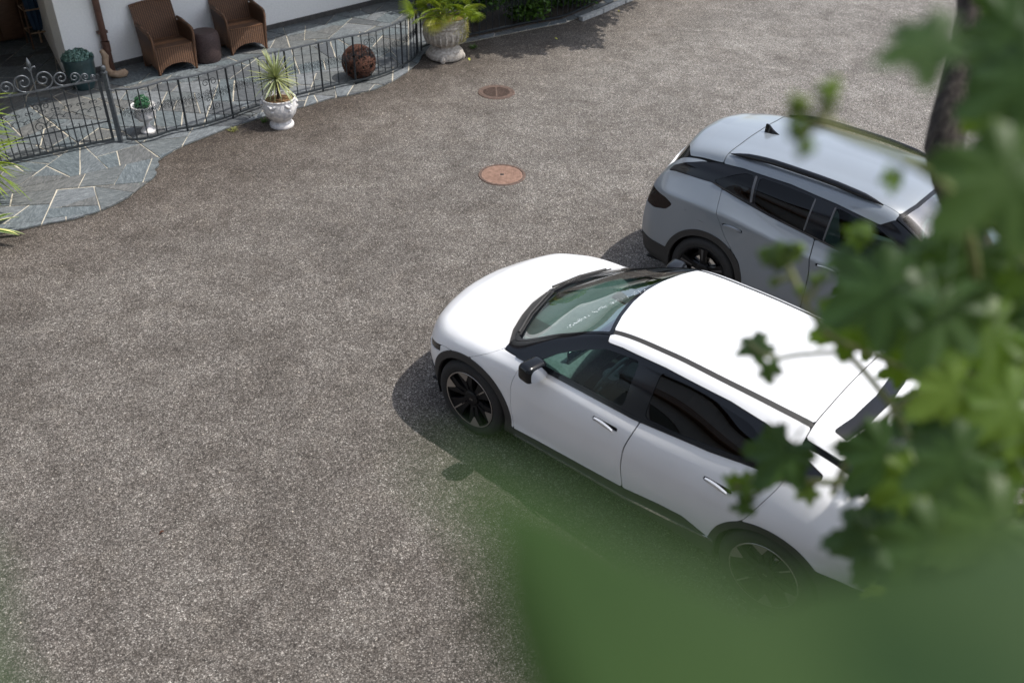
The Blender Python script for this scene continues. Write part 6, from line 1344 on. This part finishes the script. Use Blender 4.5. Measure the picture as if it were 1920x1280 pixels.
NEAR_E = ( [0.0945, 0.1266, 5.3065] , [0.9273, -0.0873, 0.3641] , [-0.374, -0.263, 0.8894] , [(-0.0303, 0.0114), (-0.0096, 0.0193), (0.0079, 0.0156), (0.0233, 0.0086), (0.0353, -0.0045), (0.0145, -0.0209), (-0.0177, -0.0185), (-0.0295, -0.0061)] )
NEAR_B = ( [0.1105, 0.1527, 5.2931] , [0.9577, -0.0784, 0.2767] , [-0.287, -0.3238, 0.9015] , [(-0.0537, 0.0137), (-0.0292, 0.0213), (-0.0036, 0.0218), (0.0137, 0.0252), (0.0365, 0.0303), (0.0485, 0.0113), (0.0403, -0.0205), (0.0094, -0.0389), (-0.0259, -0.0352), (-0.0448, -0.0154)] )
NEAR_C = ( [-0.0988, 0.0985, 5.3569] , [0.8848, 0.2236, -0.4087] , [0.4655, -0.386, 0.7964] , [(-0.0313, 0.0274), (-0.0088, 0.025), (0.0022, 0.0185), (0.0072, 0.0103), (0.0069, 0.0019), (0.0142, -0.004), (0.0206, -0.0134), (0.0158, -0.026), (-0.0032, -0.0268), (-0.0211, -0.0069)] )
TRUNK = [(1.387, 3.185, 5.071), (1.372, 2.942, 4.672), (1.352, 2.827, 4.465), (1.335, 2.721, 4.271), (1.344, 2.653, 4.19), (1.377, 2.532, 4.109), (1.437, 2.353, 3.977), (1.576, 2.114, 3.687), (1.806, 1.969, 3.397), (2.9, 2.6, 1.2), (3.0, 2.6, 0)]

def vine_leaf_mesh(seed, material, size=1.0):
    rn = random.Random(seed); b = MB(); n = 60; outl = []
    lobes = [(0, 1.0, .42), (math.radians(58), .86, .40), (-math.radians(58), .86, .40), (math.radians(115), .66, .42), (-math.radians(115), .66, .42)]
    for i in range(n):
        a = -math.pi+2*math.pi*(i+.5)/n; r_ = .58
        for la, lr, lw in lobes:
            d = abs((a-la+math.pi) % (2*math.pi)-math.pi); r_ = max(r_, lr*(1-(d/lw)**1.5*.36) if d < lw*1.25 else 0)
        if abs(a) > 2.75: r_ *= .35+.65*(math.pi-abs(a))/.39*.4
        r_ *= 1+.055*((-1)**i)+rn.uniform(-.03, .03); outl.append((a, r_*.56))
    c = (.0, 0)
    rings = 4
    for j in range(1, rings+1):
        t = j/rings
        for a, r_ in outl:
            x, y = math.cos(a)*r_*t, math.sin(a)*r_*t
            z = -.20*(x*x+y*y)*1.6+.05*math.cos(3.1*a)*t*t+.035*math.sin(9*a)*t**3-.0*abs(y)
            veins = max(0, 1-min(abs((a-la+math.pi) % (2*math.pi)-math.pi) for la, _, _ in lobes)/.10)*.012*t
            b.v.append((x+.0, y, z-veins))
    b.v.append((0, 0, 0)); ctr = len(b.v)-1
    for i in range(n):
        k = (i+1) % n; 
        if i != n-1: b.f.append((ctr, i, k))
        for j in range(rings-1):
            if i != n-1: b.f.append((j*n+i, (j+1)*n+i, (j+1)*n+k, j*n+k))
    b.v = [(x*size, y*size, z*size) for x, y, z in b.v]
    # leaf stalk
    b.tube([(0, 0, 0), (-.25, .02, -.05), (-.55, .0, -.22)], .010, 5)
    return b.mesh('vine_leaf', material, fix=False, angle=180)
vn = thing('grapevine', 'gnarled grapevine with lobed green leaves hanging blurred over the cars at the right', 'grapevine', (3.0, 2.6, 0))
org = Vector((3.0, 2.6, 0))
P3 = [Vector(p)-org for p in TRUNK]; tt = np.r_[0, np.cumsum([(b-a).length for a, b in zip(P3, P3[1:])])]
PP = herm(tt, np.array([tuple(p) for p in P3]), np.linspace(0, tt[-1], 60)); rn = random.Random(3)
b = MB(); b.tube([tuple(p+np.array([rn.gauss(0, .008), rn.gauss(0, .008), 0])) for p in PP], [.050*(1+.10*math.sin(i*.9)+rn.uniform(-.05, .05)) for i in range(60)], 16)
b.obj('trunk', M['bark'], vn, angle=80)
for nme, L in VINE_CANES.items():
    pts = [tuple(Vector(p)-org) for p in L]; thin = nme.startswith(('tendril', 'bud', 'link'))
    if len(pts) > 2:
        t_ = np.r_[0, np.cumsum([np.linalg.norm(np.subtract(q, p)) for p, q in zip(pts, pts[1:])])]; pts = [tuple(p) for p in herm(t_, np.array(pts), np.linspace(0, t_[-1], 5*len(pts)))]
    MB().tube(pts, .0045 if thin else .0065, 8).obj('cane', M['stem'], vn, angle=80)
for i, (x, y, z, r_) in enumerate(VINE_BUDS):
    b = MB(); rn = random.Random(i)
    for k in range(7): 
        d = Vector((rn.gauss(0, 1), rn.gauss(0, 1), rn.gauss(0, 1))).normalized()*r_*.6; rr = r_*rn.uniform(.4, .62)
        b.lathe([(0, -rr), (rr*.7, -rr*.7), (rr, 0), (rr*.7, rr*.7), (0, rr)], 8, (x-org.x+d.x, y-org.y+d.y, z-org.z+d.z))
    tag(b.obj('flower_bud', M['vine_young_lit'], vn), kind='stuff')
VM = {'n': [vine_leaf_mesh(s_, M['vine_near']) for s_ in (12, 13)], 'd': [vine_leaf_mesh(s_, M['vine_dark']) for s_ in (1, 2, 3)], 'm': [vine_leaf_mesh(s_, M['vine']) for s_ in (4, 5, 6)], 'b': [vine_leaf_mesh(s_, M['vine_dark']) for s_ in (7, 8)], 'y': [vine_leaf_mesh(s_, M['vine_young_lit']) for s_ in (9, 10)], 'z': [vine_leaf_mesh(11, M['vine_yellow'])]}
rn = random.Random(15)
for (x, y, z, ax, ay, az, nx, ny, nz, s_, k) in VINE_LEAVES:
    X_ = Vector((ax, ay, az)).normalized(); Z_ = Vector((nx, ny, nz)).normalized(); Y_ = Z_.cross(X_).normalized(); X_ = Y_.cross(Z_)
    mm = Matrix((X_, Y_, Z_)).transposed().to_4x4(); o = put('leaf', rn.choice(VM[k]), vn)
    o.matrix_basis = Matrix.Translation(Vector((x, y, z))-org) @ mm @ Matrix.Diagonal((s_, s_, s_, 1))
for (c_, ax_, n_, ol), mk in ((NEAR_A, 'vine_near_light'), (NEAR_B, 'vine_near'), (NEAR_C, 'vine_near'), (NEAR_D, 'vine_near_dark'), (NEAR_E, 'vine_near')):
    b = MB(); k = len(ol); t_ = np.arange(k+1.); pp = herm(t_, np.array(ol+[ol[0]]), np.linspace(0, k, k*6+1))[:-1]; m_ = len(pp); R_ = 5
    for j in range(1, R_+1):
        for q in pp*j/R_: b.v.append((q[0], q[1], -2.2*(q[0]**2+q[1]**2)))
    b.v.append((0, 0, 0)); z0 = len(b.v)-1
    for i in range(m_):
        b.f.append((z0, i, (i+1) % m_))
        for j in range(R_-1): b.f.append((j*m_+i, (j+1)*m_+i, (j+1)*m_+(i+1) % m_, j*m_+(i+1) % m_))
    X_ = Vector(ax_).normalized(); Z_ = Vector(n_).normalized(); Y_ = Z_.cross(X_); mm = Matrix((X_, Y_, Z_)).transposed().to_4x4()
    o = put('leaf', b.mesh('vine_leaf', M[mk], fix=False, angle=180), vn); o.matrix_basis = Matrix.Translation(Vector(c_)-org) @ mm
# the rest of the vine: further leaves to the right and behind, past the single ones; one overhead cloud is added for shade
def lobed_cloud(name, material, boxes, seed, up_bias=1.0):
    rn = random.Random(seed); b = MB(); prof = [(0, .52), (.35, .30), (.95, .46), (1.5, .26), (2.1, .40), (2.8, .12)]
    ring = [(a, r_) for a, r_ in prof]+[(-a, r_) for a, r_ in prof[:0:-1]]
    for (c, rad, n, ls) in boxes:
        for k in range(n):
            d = Vector((rn.gauss(0, 1), rn.gauss(0, 1), rn.gauss(0, 1))).normalized()*(rn.random()**.4)
            p = Vector((c[0]+d.x*rad[0], c[1]+d.y*rad[1], c[2]+d.z*rad[2]))-org; s = ls*rn.uniform(.7, 1.25)
            z = Vector((rn.gauss(0, .55), rn.gauss(0, .55), up_bias)).normalized(); x = z.cross(Vector((rn.gauss(0, 1), rn.gauss(0, 1), .1))).normalized(); y = z.cross(x)
            vs = [p]+[p+(x*math.cos(a)+y*math.sin(a))*s*r_*1.1-z*s*.12*(r_/.5)**2 for a, r_ in ring]; m_ = len(ring)
            b.add(vs, [(0, 1+i, 1+(i+1) % m_) for i in range(m_)])
    return tag(b.obj(name, material, vn, smooth=False, fix=False), kind='stuff')
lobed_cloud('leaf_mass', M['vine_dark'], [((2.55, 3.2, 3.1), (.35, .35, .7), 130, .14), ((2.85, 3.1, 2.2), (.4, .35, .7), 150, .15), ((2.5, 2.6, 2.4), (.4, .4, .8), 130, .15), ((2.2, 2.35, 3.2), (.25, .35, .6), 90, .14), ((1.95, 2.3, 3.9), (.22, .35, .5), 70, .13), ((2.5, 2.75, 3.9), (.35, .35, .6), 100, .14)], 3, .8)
lobed_cloud('leaf_mass', M['vine'], [((3.5, 3.95, 3.5), (.62, .36, .30), 190, .15), ((4.4, 3.3, 3.8), (1.1, .5, .6), 300, .16), ((6.2, 6.6, 4.0), (.8, .7, .5), 200, .16), ((4.9, 4.2, 3.9), (.5, .5, .4), 140, .16)], 4, 1.0)
lobed_cloud('leaf_mass', M['vine'], [((1.75, 1.75, 6.25), (.85, .75, .35), 250, .15)], 6, 1.0)  # unseen leaves overhead, added to cast dappled shade on the foliage below
